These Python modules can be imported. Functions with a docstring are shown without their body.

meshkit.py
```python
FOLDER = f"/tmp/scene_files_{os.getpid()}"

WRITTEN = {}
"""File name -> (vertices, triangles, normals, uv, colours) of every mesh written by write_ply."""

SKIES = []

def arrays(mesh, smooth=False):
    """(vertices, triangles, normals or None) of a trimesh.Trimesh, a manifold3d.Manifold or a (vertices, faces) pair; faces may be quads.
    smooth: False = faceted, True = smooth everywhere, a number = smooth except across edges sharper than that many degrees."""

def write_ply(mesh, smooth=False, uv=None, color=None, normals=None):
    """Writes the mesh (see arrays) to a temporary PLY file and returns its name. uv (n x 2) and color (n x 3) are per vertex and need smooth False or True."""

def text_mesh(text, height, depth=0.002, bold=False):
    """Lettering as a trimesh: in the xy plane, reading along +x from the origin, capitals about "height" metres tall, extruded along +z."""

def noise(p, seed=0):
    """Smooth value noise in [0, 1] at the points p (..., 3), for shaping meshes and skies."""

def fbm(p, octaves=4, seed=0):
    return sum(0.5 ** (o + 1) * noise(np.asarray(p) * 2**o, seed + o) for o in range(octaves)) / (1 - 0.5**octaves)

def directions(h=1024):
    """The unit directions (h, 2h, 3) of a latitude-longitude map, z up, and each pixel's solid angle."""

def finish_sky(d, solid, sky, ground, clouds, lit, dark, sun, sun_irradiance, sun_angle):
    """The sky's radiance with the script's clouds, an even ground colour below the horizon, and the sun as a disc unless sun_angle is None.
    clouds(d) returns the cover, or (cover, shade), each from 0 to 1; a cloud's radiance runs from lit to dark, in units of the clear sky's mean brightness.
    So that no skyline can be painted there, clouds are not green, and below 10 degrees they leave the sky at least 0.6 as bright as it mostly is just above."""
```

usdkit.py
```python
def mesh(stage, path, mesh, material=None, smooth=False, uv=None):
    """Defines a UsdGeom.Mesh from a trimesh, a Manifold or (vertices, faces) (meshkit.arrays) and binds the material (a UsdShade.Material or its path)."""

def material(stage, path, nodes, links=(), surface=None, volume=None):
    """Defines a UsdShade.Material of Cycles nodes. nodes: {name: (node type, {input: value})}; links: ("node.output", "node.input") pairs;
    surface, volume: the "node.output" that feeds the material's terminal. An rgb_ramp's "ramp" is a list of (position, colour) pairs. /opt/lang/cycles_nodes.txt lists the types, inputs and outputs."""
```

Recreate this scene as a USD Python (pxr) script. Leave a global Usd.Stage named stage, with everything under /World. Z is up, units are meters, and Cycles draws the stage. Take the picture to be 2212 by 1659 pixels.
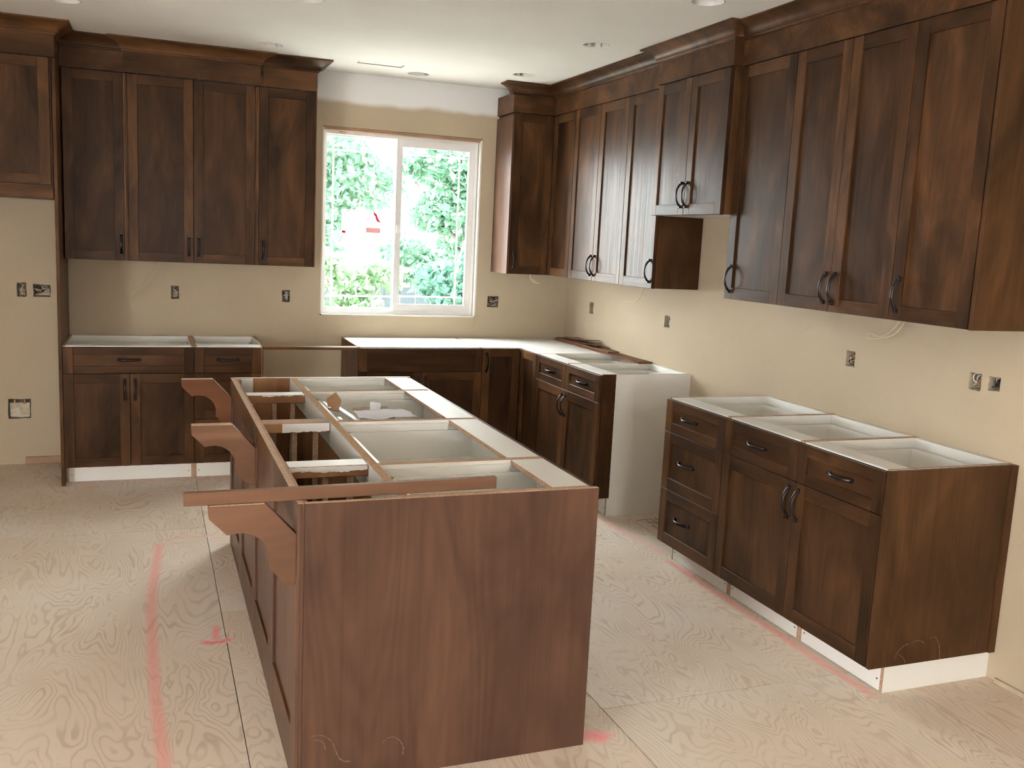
import math, random
import numpy as np
import trimesh
from shapely.geometry import Polygon, box as sbox
from shapely import affinity
import manifold3d as m3
import meshkit, usdkit
from pxr import Usd, UsdGeom, UsdLux, UsdShade, Gf, Sdf, Vt

stage = Usd.Stage.CreateInMemory()
UsdGeom.SetStageUpAxis(stage, 'Z')
UsdGeom.SetStageMetersPerUnit(stage, 1.0)
UsdGeom.Xform.Define(stage, '/World')
UsdGeom.Scope.Define(stage, '/World/Looks')
R = random.Random(7)

# ------------------------------------------------------------------ camera, sky, sun, daylight, exposure
EXPOSURE = 0.2
CAM = (-3.1224, -6.9077, 1.6363)
YAW, PITCH, ROLL, FPX = 0.3719, -0.1508, 0.0483, 2032.4
def cam_axes():
    cy, sy, cp, sp = math.cos(YAW), math.sin(YAW), math.cos(PITCH), math.sin(PITCH)
    f = np.array([sy * cp, cy * cp, sp]); r = np.array([cy, -sy, 0.0]); u = np.cross(r, f)
    cr, sr = math.cos(ROLL), math.sin(ROLL)
    return r * cr + u * sr, u * cr - r * sr, f
cr_, cu_, cf_ = cam_axes()
cam = UsdGeom.Camera.Define(stage, '/World/Camera')
mat = Gf.Matrix4d(1.0)
mat.SetRow(0, Gf.Vec4d(*map(float, cr_), 0)); mat.SetRow(1, Gf.Vec4d(*map(float, cu_), 0))
mat.SetRow(2, Gf.Vec4d(*map(float, -cf_), 0)); mat.SetRow(3, Gf.Vec4d(*CAM, 1))
cam.AddTransformOp().Set(mat)
cam.CreateHorizontalApertureAttr(36.0); cam.CreateVerticalApertureAttr(27.0)
cam.CreateFocalLengthAttr(36.0 * FPX / 2212.0)
cam.CreateClippingRangeAttr(Gf.Vec2f(0.05, 500))
cam.CreateExposureAttr(EXPOSURE)

dome = UsdLux.DomeLight.Define(stage, '/World/Sky')
dome.CreateIntensityAttr(8.6); dome.CreateColorAttr(Gf.Vec3f(0.960, 0.976, 0.985))
sun = UsdLux.DistantLight.Define(stage, '/World/Sun')
sun.CreateIntensityAttr(12.0); sun.CreateAngleAttr(1.0); sun.CreateColorAttr(Gf.Vec3f(1.0, 0.96, 0.88))
sun.AddRotateXYZOp().Set(Gf.Vec3f(30, 27.5, 0))

# ------------------------------------------------------------------ materials
def mk(name, nodes, links=(), surface='p.BSDF'):
    return usdkit.material(stage, '/World/Looks/' + name, nodes, list(links), surface=surface)

def plain(name, col, rough=0.5, spec=0.5, metal=0.0):
    return mk(name, {'p': ('principled_bsdf', dict(base_color=col, roughness=rough, specular_ior_level=spec, metallic=metal))})

def wood(name, dark, mid, light, grain='z', rough=0.35, blotch=2.2, fine=1.0, rings=0.05, spec=0.12):
    """Stained wood: stretched blotches, fine grain streaks and faint cathedral rings along one object axis."""
    s = {'x': (0.34, 1, 1), 'y': (1, 0.34, 1), 'z': (1, 1, 0.34)}[grain]
    s3 = {'x': (0.16, 1, 1), 'y': (1, 0.16, 1), 'z': (1, 1, 0.16)}[grain]
    s2 = {'x': (1.2, 60, 60), 'y': (60, 1.2, 60), 'z': (60, 60, 1.2)}[grain]
    nodes = {
        'tc': ('texture_coordinate', {}), 'oi': ('object_info', {}),
        'mul': ('math', {'math_type': 'multiply', 'value2': 61.7}),
        'cx': ('combine_xyz', {}), 'add': ('vector_math', {'math_type': 'add'}),
        'm1': ('mapping', {'scale': s}), 'm3': ('mapping', {'scale': s3}), 'm2': ('mapping', {'scale': s2}),
        'n1': ('noise_texture', {'scale': blotch * 2.4, 'detail': 4.0, 'roughness': 0.55, 'distortion': 0.9}),
        'n2': ('noise_texture', {'scale': 1.0 * fine, 'detail': 3.0, 'roughness': 0.6}),
        'n3': ('noise_texture', {'scale': 3.4, 'detail': 2.0, 'roughness': 0.5}),
        'r1': ('rgb_ramp', {'ramp': [(0.0, dark), (0.31, dark), (0.5, mid), (0.72, light), (1.0, light)]}),
        'fr': ('map_range', {'from_min': 0.25, 'from_max': 0.75, 'to_min': 0.94, 'to_max': 1.05}),
        'mx': ('mix_color', {'blend_type': 'multiply', 'fac': 1.0, 'use_clamp': False}),
        'p': ('principled_bsdf', {'specular_ior_level': spec}),
        'rr': ('map_range', {'from_min': 0.3, 'from_max': 0.7, 'to_min': rough - 0.05, 'to_max': rough + 0.07}),
        'ringm': ('math', {'math_type': 'multiply', 'value2': 95.0}),
        'ring': ('math', {'math_type': 'sine'}),
        'ringr': ('map_range', {'from_min': -1.0, 'from_max': 1.0, 'to_min': 1.0 - rings, 'to_max': 1.0 + rings * 0.6}),
        'tot': ('math', {'math_type': 'multiply'}),
        'cc': ('combine_color', {}),
        'bump': ('bump', {'strength': 0.05, 'distance': 0.002}),
    }
    links = [('oi.random', 'mul.value1'), ('mul.value', 'cx.x'), ('mul.value', 'cx.y'), ('mul.value', 'cx.z'),
             ('tc.object', 'add.vector1'), ('cx.vector', 'add.vector2'), ('add.vector', 'm1.vector'), ('add.vector', 'm2.vector'),
             ('m1.vector', 'n1.vector'), ('m2.vector', 'n2.vector'), ('add.vector', 'm3.vector'), ('m3.vector', 'n3.vector'),
             ('n1.fac', 'r1.fac'), ('n2.fac', 'fr.value'), ('n3.fac', 'ringm.value1'), ('ringm.value', 'ring.value1'), ('ring.value', 'ringr.value'),
             ('fr.result', 'tot.value1'), ('ringr.result', 'tot.value2'),
             ('tot.value', 'cc.r'), ('tot.value', 'cc.g'), ('tot.value', 'cc.b'),
             ('r1.color', 'mx.a'), ('cc.color', 'mx.b'), ('mx.result', 'p.base_color'), ('n2.fac', 'rr.value'), ('rr.result', 'p.roughness'),
             ('n2.fac', 'bump.height'), ('bump.normal', 'p.normal')]
    return mk(name, nodes, links)

M = {}
TONES = [((0.026, 0.0125, 0.0060), (0.056, 0.0258, 0.0115), (0.104, 0.0470, 0.0195)),
         ((0.035, 0.0165, 0.0078), (0.071, 0.0330, 0.0142), (0.128, 0.0590, 0.0240)),
         ((0.022, 0.0105, 0.0053), (0.047, 0.0216, 0.0100), (0.084, 0.0385, 0.0165)),
         ((0.054, 0.0250, 0.0108), (0.102, 0.0475, 0.0190), (0.160, 0.0760, 0.0290))]
for i, (a, b, c) in enumerate(TONES):
    M['wv%d' % i] = wood('stained_wood_upright_%d' % i, a, b, c, 'z')
    M['wh%d' % i] = wood('stained_wood_level_%d' % i, a, b, c, 'x')
M['wy'] = wood('stained_wood_deep', *TONES[1], 'y')
M['veneer'] = wood('stained_veneer_panel', (0.068, 0.036, 0.025), (0.092, 0.048, 0.032), (0.126, 0.065, 0.041), 'z', rough=0.36, blotch=1.6, rings=0.07)
M['veneer_warm'] = wood('stained_veneer_warm', (0.044, 0.021, 0.0095), (0.076, 0.036, 0.0152), (0.122, 0.058, 0.0230), 'z', rough=0.36, blotch=1.5, rings=0.05)
M['corbel'] = wood('light_stained_alder', (0.118, 0.060, 0.036), (0.156, 0.081, 0.048), (0.205, 0.110, 0.065), 'x', rough=0.5, blotch=1.5, fine=0.6)
M['corbel_dark'] = wood('darker_stained_alder', (0.095, 0.037, 0.020), (0.140, 0.057, 0.029), (0.190, 0.083, 0.041), 'x', rough=0.5, blotch=1.5, fine=0.6)
M['rawply'] = wood('raw_stained_plywood', (0.17, 0.075, 0.036), (0.27, 0.130, 0.064), (0.40, 0.215, 0.110), 'z', rough=0.6, blotch=1.2, fine=0.7)
M['lumber'] = wood('planed_lumber', (0.30, 0.19, 0.12), (0.37, 0.24, 0.155), (0.45, 0.31, 0.21), 'x', rough=0.7, blotch=1.5, fine=0.6)
M['chip'] = mk('chipboard_edge', {'tc': ('texture_coordinate', {}), 'n': ('noise_texture', {'scale': 160.0, 'detail': 3.0}),
               'r': ('rgb_ramp', {'ramp': [(0.25, (0.30, 0.175, 0.105)), (0.7, (0.56, 0.39, 0.265))]}), 'p': ('principled_bsdf', {'roughness': 0.8})},
               [('tc.object', 'n.vector'), ('n.fac', 'r.fac'), ('r.color', 'p.base_color')])
WHITE = (0.86, 0.855, 0.81)
M['white'] = plain('white_melamine', WHITE, 0.45, 0.3)
M['liner'] = plain('dark_edge_band', (0.016, 0.009, 0.006), 0.6, 0.2)  # near-black colour standing in for shade in the gaps between fronts
CREAM = (0.78, 0.765, 0.68)
def melamine(name, axis):
    """White faces to both sides; the sawn edges show raw chipboard."""
    return mk(name, {'g': ('geometry', {}), 's': ('separate_xyz', {}), 'ab': ('math', {'math_type': 'absolute'}),
                     'gt': ('math', {'math_type': 'greater_than', 'value2': 0.6}),
                     'tc': ('texture_coordinate', {}), 'n': ('noise_texture', {'scale': 160.0, 'detail': 3.0}),
                     'r': ('rgb_ramp', {'ramp': [(0.25, (0.30, 0.175, 0.105)), (0.7, (0.56, 0.39, 0.265))]}),
                     'mx': ('mix_color', {'b': WHITE}), 'rg': ('map_range', {'to_min': 0.9, 'to_max': 0.45}), 'sp': ('map_range', {'to_min': 0.0, 'to_max': 0.3}), 'p': ('principled_bsdf', {})},
              [('g.true_normal', 's.vector'), ('s.' + axis, 'ab.value1'), ('ab.value', 'gt.value1'), ('gt.value', 'mx.fac'), ('gt.value', 'rg.value'), ('gt.value', 'sp.value'), ('rg.result', 'p.roughness'), ('sp.result', 'p.specular_ior_level'),
               ('tc.object', 'n.vector'), ('n.fac', 'r.fac'), ('r.color', 'mx.a'), ('mx.result', 'p.base_color')])
M['mel_x'] = melamine('white_melamine_board_x', 'x')
M['mel_y'] = melamine('white_melamine_board_y', 'y')
M['mel_z'] = melamine('white_melamine_board_z', 'z')
M['handle'] = plain('dark_bronze', (0.030, 0.024, 0.026), 0.28, 0.6, 0.75)
M['black'] = plain('black_hole', (0.012, 0.011, 0.010), 0.9, 0.1)

def painted(name, col, top=None):
    nodes = {'g': ('geometry', {}), 'n': ('noise_texture', {'scale': 220.0, 'detail': 2.0}), 'b': ('bump', {'strength': 0.12, 'distance': 0.002}),
             'n2': ('noise_texture', {'scale': 1.6, 'detail': 2.0}),
             'r': ('map_range', {'from_min': 0.3, 'from_max': 0.7, 'to_min': 0.965, 'to_max': 1.03}),
             'cc': ('combine_color', {}), 'mx': ('mix_color', {'blend_type': 'multiply', 'fac': 1.0, 'a': col}),
             'p': ('principled_bsdf', {'roughness': 0.75, 'specular_ior_level': 0.3})}
    links = [('g.position', 'n.vector'), ('g.position', 'n2.vector'), ('n.fac', 'b.height'), ('b.normal', 'p.normal'),
             ('n2.fac', 'r.value'), ('r.result', 'cc.r'), ('r.result', 'cc.g'), ('r.result', 'cc.b'), ('cc.color', 'mx.b')]
    if top is None:
        links.append(('mx.result', 'p.base_color'))
    else:                                    # the ceiling white was sprayed down onto the first hand of the wall
        nodes.update({'s': ('separate_xyz', {}), 'n3': ('noise_texture', {'scale': 2.2, 'detail': 3.0}),
                      'wob': ('math', {'math_type': 'multiply_add', 'value2': 0.10, 'value3': -0.05}), 'zz': ('math', {'math_type': 'add'}),
                      'ed': ('map_range', {'range_type': 'smoothstep', 'from_min': 2.528, 'from_max': 2.578, 'to_min': 0.0, 'to_max': 1.0, 'clamp': True}),
                      'm2': ('mix_color', {'b': top})})
        links += [('g.position', 's.vector'), ('g.position', 'n3.vector'), ('n3.fac', 'wob.value1'), ('wob.value', 'zz.value1'), ('s.z', 'zz.value2'),
                  ('zz.value', 'ed.value'), ('ed.result', 'm2.fac'), ('mx.result', 'm2.a'), ('m2.result', 'p.base_color')]
    return mk(name, nodes, links)
WALLC = (0.462, 0.378, 0.268)
CEILC = (0.89, 0.875, 0.835)
M['wall'] = painted('beige_wall_paint', WALLC)
M['wall_b'] = painted('beige_wall_paint_with_white_overspray', WALLC, (0.80, 0.80, 0.79))
M['ceil'] = painted('ceiling_white', CEILC)
M['vinyl'] = plain('white_vinyl', (0.90, 0.905, 0.90), 0.4)
M['gyp'] = plain('raw_drywall_edge', (0.78, 0.74, 0.66), 0.9, 0.2)
M['can'] = plain('white_housing', (0.82, 0.80, 0.77), 0.5)
M['cable'] = plain('cream_cable_sheath', (0.60, 0.51, 0.35), 0.6, 0.2)
M['wire_white'] = plain('white_wire', (0.62, 0.57, 0.48), 0.5)
M['wire_copper'] = plain('copper_wire', (0.45, 0.24, 0.11), 0.4, 0.5, 0.6)
M['wire_black'] = plain('black_wire', (0.025, 0.023, 0.02), 0.5)
M['boxgrey'] = plain('outlet_box_plastic', (0.17, 0.145, 0.115), 0.6)
M['boxtan'] = plain('outlet_box_tan', (0.34, 0.29, 0.22), 0.6)
M['film'] = plain('crumpled_plastic_film', (0.52, 0.45, 0.33), 0.35)
M['paper'] = plain('white_paper', (0.74, 0.74, 0.80), 0.8, 0.2)
M['card'] = mk('brown_cardboard', {'tc': ('texture_coordinate', {}), 'n': ('noise_texture', {'scale': 25.0, 'detail': 4.0}),
               'r': ('rgb_ramp', {'ramp': [(0.3, (0.215, 0.120, 0.066)), (0.7, (0.290, 0.165, 0.092))]}), 'p': ('principled_bsdf', {'roughness': 0.85, 'specular_ior_level': 0.2})},
               [('tc.object', 'n.vector'), ('n.fac', 'r.fac'), ('r.color', 'p.base_color')])
M['pane'] = mk('window_glass', {'lw': ('layer_weight', {'blend': 0.5}), 'pw': ('math', {'math_type': 'power', 'value2': 5.0}), 'f': ('math', {'math_type': 'multiply_add', 'value2': 0.9, 'value3': 0.035}), 't': ('transparent_bsdf', {'color': (0.97, 0.99, 0.98)}),
               'g': ('glossy_bsdf', {'color': (1, 1, 1), 'roughness': 0.02}), 'm': ('mix_closure', {})},
               [('lw.facing', 'pw.value1'), ('pw.value', 'f.value1'), ('f.value', 'm.fac'), ('t.BSDF', 'm.closure1'), ('g.BSDF', 'm.closure2')], surface='m.closure')
M['label'] = mk('label_paper', {'d': ('diffuse_bsdf', {'color': (0.85, 0.84, 0.84)}), 't': ('translucent_bsdf', {'color': (0.9, 0.88, 0.88)}), 'm': ('mix_closure', {'fac': 0.6})},
                [('d.BSDF', 'm.closure1'), ('t.BSDF', 'm.closure2')], surface='m.closure')
M['red'] = plain('red_print', (0.62, 0.015, 0.035), 0.6)
M['pink'] = plain('faded_pink_print', (0.85, 0.42, 0.42), 0.6)

def plywood(name, pink=None, dens=1.0):
    """Sanded fir plywood: winding rotary-cut grain on a pale dusty ground, each 4 x 8 ft sheet its own piece. Where the mesh carries a fade
    value, marking paint lies over it."""
    nodes = {
        'g': ('geometry', {}), 's': ('separate_xyz', {}),
        'c0': ('math', {'math_type': 'add', 'value2': 0.405}), 'c1': ('math', {'math_type': 'divide', 'value2': 1.22}), 'col': ('math', {'math_type': 'floor'}),
        'par': ('math', {'math_type': 'floored_modulo', 'value2': 2.0}), 'sh': ('math', {'math_type': 'multiply_add', 'value2': 1.22, 'value3': 0.45}),
        'y0': ('math', {'math_type': 'add'}), 'y1': ('math', {'math_type': 'divide', 'value2': 2.44}), 'row': ('math', {'math_type': 'floor'}),
        'r3': ('math', {'math_type': 'multiply', 'value2': 3.7}), 'ox': ('math', {'math_type': 'multiply_add', 'value2': 7.31}),
        'r5': ('math', {'math_type': 'multiply', 'value2': 5.3}), 'oy': ('math', {'math_type': 'multiply_add', 'value2': 2.9}),
        'cx': ('combine_xyz', {'z': 0.37}), 'add': ('vector_math', {'math_type': 'add'}), 'm': ('mapping', {'scale': (1.2, 0.34, 0.0)}), 'flat': ('mapping', {'scale': (1.0, 1.0, 0.0)}),
        'n': ('noise_texture', {'scale': 2.7, 'detail': 3.2, 'roughness': 0.46, 'distortion': 0.45}),
        'k': ('math', {'math_type': 'multiply', 'value2': 250.0}), 'sn': ('math', {'math_type': 'sine'}),
        'ln': ('map_range', {'from_min': 0.25, 'from_max': 1.0, 'to_min': 0.0, 'to_max': 1.0, 'clamp': True}),
        'n2': ('noise_texture', {'scale': 3.1, 'detail': 4.0, 'roughness': 0.6}),
        'br': ('map_range', {'from_min': 0.36, 'from_max': 0.62, 'to_min': 0.09, 'to_max': 0.50, 'clamp': True}),
        'lf': ('math', {'math_type': 'multiply'}),
        'n3': ('noise_texture', {'scale': 1.1, 'detail': 3.0}),
        'base': ('rgb_ramp', {'ramp': [(0.3, (0.69, 0.565, 0.450)), (0.52, (0.765, 0.655, 0.545)), (0.75, (0.82, 0.745, 0.66))]}),
        'mx': ('mix_color', {'b': (0.40, 0.295, 0.215)}),
        'n4': ('noise_texture', {'scale': 16.0, 'detail': 5.0, 'roughness': 0.7}),
        'sp': ('map_range', {'from_min': 0.60, 'from_max': 0.74, 'to_min': 0.0, 'to_max': 0.35, 'clamp': True}),
        'mx2': ('mix_color', {'b': (0.36, 0.30, 0.25)}),
        'p': ('principled_bsdf', {'roughness': 0.62, 'specular_ior_level': 0.35})}
    links = [('g.position', 's.vector'), ('s.x', 'c0.value1'), ('c0.value', 'c1.value1'), ('c1.value', 'col.value1'), ('col.value', 'par.value1'), ('par.value', 'sh.value1'),
             ('s.y', 'y0.value1'), ('sh.value', 'y0.value2'), ('y0.value', 'y1.value1'), ('y1.value', 'row.value1'),
             ('row.value', 'r3.value1'), ('col.value', 'ox.value1'), ('r3.value', 'ox.value3'), ('row.value', 'r5.value1'), ('col.value', 'oy.value1'), ('r5.value', 'oy.value3'),
             ('ox.value', 'cx.x'), ('oy.value', 'cx.y'), ('g.position', 'add.vector1'), ('cx.vector', 'add.vector2'),
             ('add.vector', 'm.vector'), ('add.vector', 'flat.vector'), ('m.vector', 'n.vector'), ('n.fac', 'k.value1'), ('k.value', 'sn.value1'), ('sn.value', 'ln.value'),
             ('flat.vector', 'n2.vector'), ('n2.fac', 'br.value'), ('ln.result', 'lf.value1'), ('br.result', 'lf.value2'),
             ('flat.vector', 'n3.vector'), ('n3.fac', 'base.fac'), ('base.color', 'mx.a'), ('lf.value', 'mx.fac'),
             ('flat.vector', 'n4.vector'), ('n4.fac', 'sp.value'), ('sp.result', 'mx2.fac'), ('mx.result', 'mx2.a')]
    if pink is None:
        links.append(('mx2.result', 'p.base_color'))
    else:
        nodes.update({'a': ('attribute', {'attribute': 'fade'}), 'n5': ('noise_texture', {'scale': 38.0, 'detail': 4.0, 'roughness': 0.7}),
                      'r': ('map_range', {'from_min': 0.28, 'from_max': 0.66, 'to_min': 0.6, 'to_max': 1.0, 'clamp': True}), 'x': ('math', {'math_type': 'multiply'}),
                      'd': ('math', {'math_type': 'multiply', 'value2': dens, 'use_clamp': True}), 'mx3': ('mix_color', {'b': pink})})
        links += [('g.position', 'n5.vector'), ('n5.fac', 'r.value'), ('r.result', 'x.value1'), ('a.fac', 'x.value2'), ('x.value', 'd.value1'),
                  ('d.value', 'mx3.fac'), ('mx2.result', 'mx3.a'), ('mx3.result', 'p.base_color')]
    return mk(name, nodes, links)
M['ply'] = plywood('plywood_subfloor')
M['spray'] = plywood('pink_marking_paint', (0.90, 0.26, 0.25), 0.62)
M['spray_faint'] = plywood('faint_pink_marking_paint', (0.92, 0.38, 0.38), 0.40)
M['spray_red'] = plywood('red_pink_marking_paint', (0.95, 0.14, 0.18), 0.95)
M['spray_red_soft'] = plywood('red_pink_marking_paint_mist', (0.95, 0.16, 0.22), 0.75)
def leafmat(name, col, tr):
    return mk(name, {'oi': ('object_info', {}), 'h': ('hsv', {'color': col}), 'v': ('map_range', {'to_min': 0.75, 'to_max': 1.25}),
                     'd': ('diffuse_bsdf', {}), 't': ('translucent_bsdf', {'color': tr}), 'm': ('mix_closure', {'fac': 0.45})},
              [('oi.random', 'v.value'), ('v.result', 'h.value'), ('h.color', 'd.color'), ('d.BSDF', 'm.closure1'), ('t.BSDF', 'm.closure2')], surface='m.closure')
M['leaf'] = leafmat('leaf_light_green', (0.118, 0.225, 0.150), (0.160, 0.29, 0.195))
M['leaf2'] = leafmat('leaf_blue_green', (0.088, 0.185, 0.140), (0.122, 0.24, 0.178))
M['leaf3'] = leafmat('leaf_yellow_green', (0.125, 0.215, 0.120), (0.175, 0.28, 0.15))
M['bark'] = plain('grey_bark', (0.20, 0.17, 0.14), 0.9)
M['grass'] = plain('pale_gravel', (0.42, 0.41, 0.37), 0.95)  # ground tone set pale for its bounce onto the ceiling
M['deck'] = plain('weathered_grey_fence', (0.028, 0.040, 0.046), 0.8)

# ------------------------------------------------------------------ helpers
def numbered(path):
    if not stage.GetPrimAtPath(path):
        return path
    k = 1
    while stage.GetPrimAtPath('%s_%03d' % (path, k)):
        k += 1
    return '%s_%03d' % (path, k)
def tag(p, label=None, cat=None, group=None, kind=None):
    p = p.GetPrim() if hasattr(p, 'GetPrim') else p
    for k, v in (('label', label), ('category', cat), ('group', group), ('kind', kind)):
        if v: p.SetCustomDataByKey(k, v)
    return p
def thing(name, label=None, cat=None, loc=(0, 0, 0), rz=0, group=None, kind=None):
    x = UsdGeom.Xform.Define(stage, numbered('/World/' + name))
    x.AddTranslateOp().Set(Gf.Vec3d(*map(float, loc)))
    if rz: x.AddRotateZOp().Set(float(rz))
    return tag(x, label, cat, group, kind)
def obj(name, mesh, m, parent=None, smooth=False, label=None, **kw):
    base = str(parent.GetPath()) if parent is not None else '/World'
    p = usdkit.mesh(stage, numbered(base + '/' + name), mesh, M[m], smooth=smooth).GetPrim()
    return tag(p, label, **kw)
def bx(x0, x1, y0, y1, z0, z1, c=0.0):
    """A box, its edges chamfered by c."""
    lo, hi = np.minimum((x0, y0, z0), (x1, y1, z1)), np.maximum((x0, y0, z0), (x1, y1, z1))
    if c <= 0 or min(hi - lo) < 2.5 * c:
        m = trimesh.creation.box(extents=hi - lo); m.apply_translation((lo + hi) / 2); return m
    P = []
    for sx in (0, 1):
        for sy in (0, 1):
            for sz in (0, 1):
                q = np.array([hi[0] if sx else lo[0], hi[1] if sy else lo[1], hi[2] if sz else lo[2]])
                s = np.array([-1 if sx else 1, -1 if sy else 1, -1 if sz else 1]) * c
                for k in range(3):
                    t = q + s; t[k] = q[k]; P.append(t)
    return trimesh.convex.convex_hull(np.array(P))
def cat(*ms): return trimesh.util.concatenate([m for m in ms])
def ext(poly, h):
    loops = []
    for g in getattr(poly, 'geoms', [poly]):
        g = __import__('shapely').geometry.polygon.orient(g)
        loops.append(np.asarray(g.exterior.coords)[:-1]); loops += [np.asarray(r.coords)[:-1] for r in g.interiors]
    mm = m3.CrossSection(loops, m3.FillRule.EvenOdd).extrude(h).to_mesh()
    return trimesh.Trimesh(mm.vert_properties[:, :3].astype(float), mm.tri_verts, process=False)
def ext_x(poly, x0, x1):
    """poly in (y, z), extruded from x0 to x1."""
    m = ext(poly, x1 - x0); v = m.vertices.copy(); m.vertices = np.c_[v[:, 2] + x0, v[:, 0], v[:, 1]]; return m
def ext_y(poly, y0, y1):
    """poly in (x, z), extruded from y0 to y1."""
    m = ext(poly, y1 - y0); v = m.vertices.copy(); m.vertices = np.c_[v[:, 0], v[:, 2] + y0, v[:, 1]]; m.invert(); return m
def tube(pts, r, n=8, flat=1.0):
    pts = np.asarray(pts, float); r = np.broadcast_to(r, len(pts))
    t = np.gradient(pts, axis=0); t /= np.linalg.norm(t, axis=1, keepdims=True)
    u = np.cross(t[0], (0.3, 0.5, 0.81)); u /= np.linalg.norm(u); V = []
    for i, p in enumerate(pts):
        u = u - t[i] * (u @ t[i]); u /= np.linalg.norm(u); w = np.cross(t[i], u)
        a = np.arange(n) / n * 2 * np.pi
        V.append(p + r[i] * (np.cos(a)[:, None] * u + flat * np.sin(a)[:, None] * w))
    V = np.vstack(V + [pts[:1], pts[-1:]]); F = []; k = len(pts)
    for i in range(k - 1):
        for j in range(n):
            a, b, c, d = i * n + j, i * n + (j + 1) % n, (i + 1) * n + (j + 1) % n, (i + 1) * n + j
            F += [(a, b, c), (a, c, d)]
    for j in range(n):
        F += [(k * n, (j + 1) % n, j), (k * n + 1, (k - 1) * n + j, (k - 1) * n + (j + 1) % n)]
    m = trimesh.Trimesh(V, F, process=False); m.fix_normals(); return m
def spline(pts, n=24):
    from scipy.interpolate import CubicSpline
    pts = np.asarray(pts, float); d = np.r_[0, np.cumsum(np.linalg.norm(np.diff(pts, axis=0), axis=1))]
    return CubicSpline(d, pts)(np.linspace(0, d[-1], n))
def sweep(path, prof):
    """A moulding: closed profile [(out, z)] swept along a plan polyline, mitred; out is to the right of travel."""
    path = np.asarray(path, float); d = np.diff(path, axis=0); d /= np.linalg.norm(d, axis=1, keepdims=True)
    nrm = np.c_[d[:, 1], -d[:, 0]]; rings = []
    for i in range(len(path)):
        a, b = nrm[max(i - 1, 0)], nrm[min(i, len(nrm) - 1)]
        mdir = (a + b) / (1 + a @ b)
        rings.append(np.array([(path[i, 0] + mdir[0] * o, path[i, 1] + mdir[1] * o, z) for o, z in prof]))
    n = len(prof); V = np.vstack(rings); F = []
    for i in range(len(path) - 1):
        for j in range(n):
            a, b, c, e = i * n + j, i * n + (j + 1) % n, (i + 1) * n + (j + 1) % n, (i + 1) * n + j
            F += [(a, b, c), (a, c, e)]
    tv, tf = trimesh.creation.triangulate_polygon(Polygon(prof), engine='earcut')
    idx = [int(np.argmin(np.sum((np.asarray(prof) - q) ** 2, 1))) for q in tv]
    for f in tf:
        F.append([idx[k] for k in f]); F.append([idx[k] + (len(path) - 1) * n for k in f[::-1]])
    m = trimesh.Trimesh(V, F, process=False); m.fix_normals(); return m

# ------------------------------------------------------------------ the setting
CEIL, CT, KT = 2.759, 0.876, 0.114
X0, Y0 = -7.6, -10.6                     # the far corner of the open-plan room, behind and left of the camera
fl = thing('floor', 'pale sanded plywood subfloor with winding grain', None, kind='structure')
obj('joist_layer', bx(X0, 0.1, Y0, 0.1, -0.06, -0.0185), 'black', fl)
g = 0.0016
for i, xe in enumerate([-0.405, -1.625, -2.845, -4.065, -5.285, -6.505]):
    x1, x0 = (0.0 if i == 0 else [-0.405, -1.625, -2.845, -4.065, -5.285][i - 1]), xe
    if i == 5: x0 = xe
    ys = [0.0, -1.67, -4.11, -6.55, -8.99, Y0] if i % 2 else [0.0, -0.45, -2.89, -5.33, -7.77, Y0]
    for b, a in zip(ys[:-1], ys[1:]):
        obj('plywood_sheet', bx(x0 + g, x1 - g, a + g, b - g, -0.018, 0.0), 'ply', fl)
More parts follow.
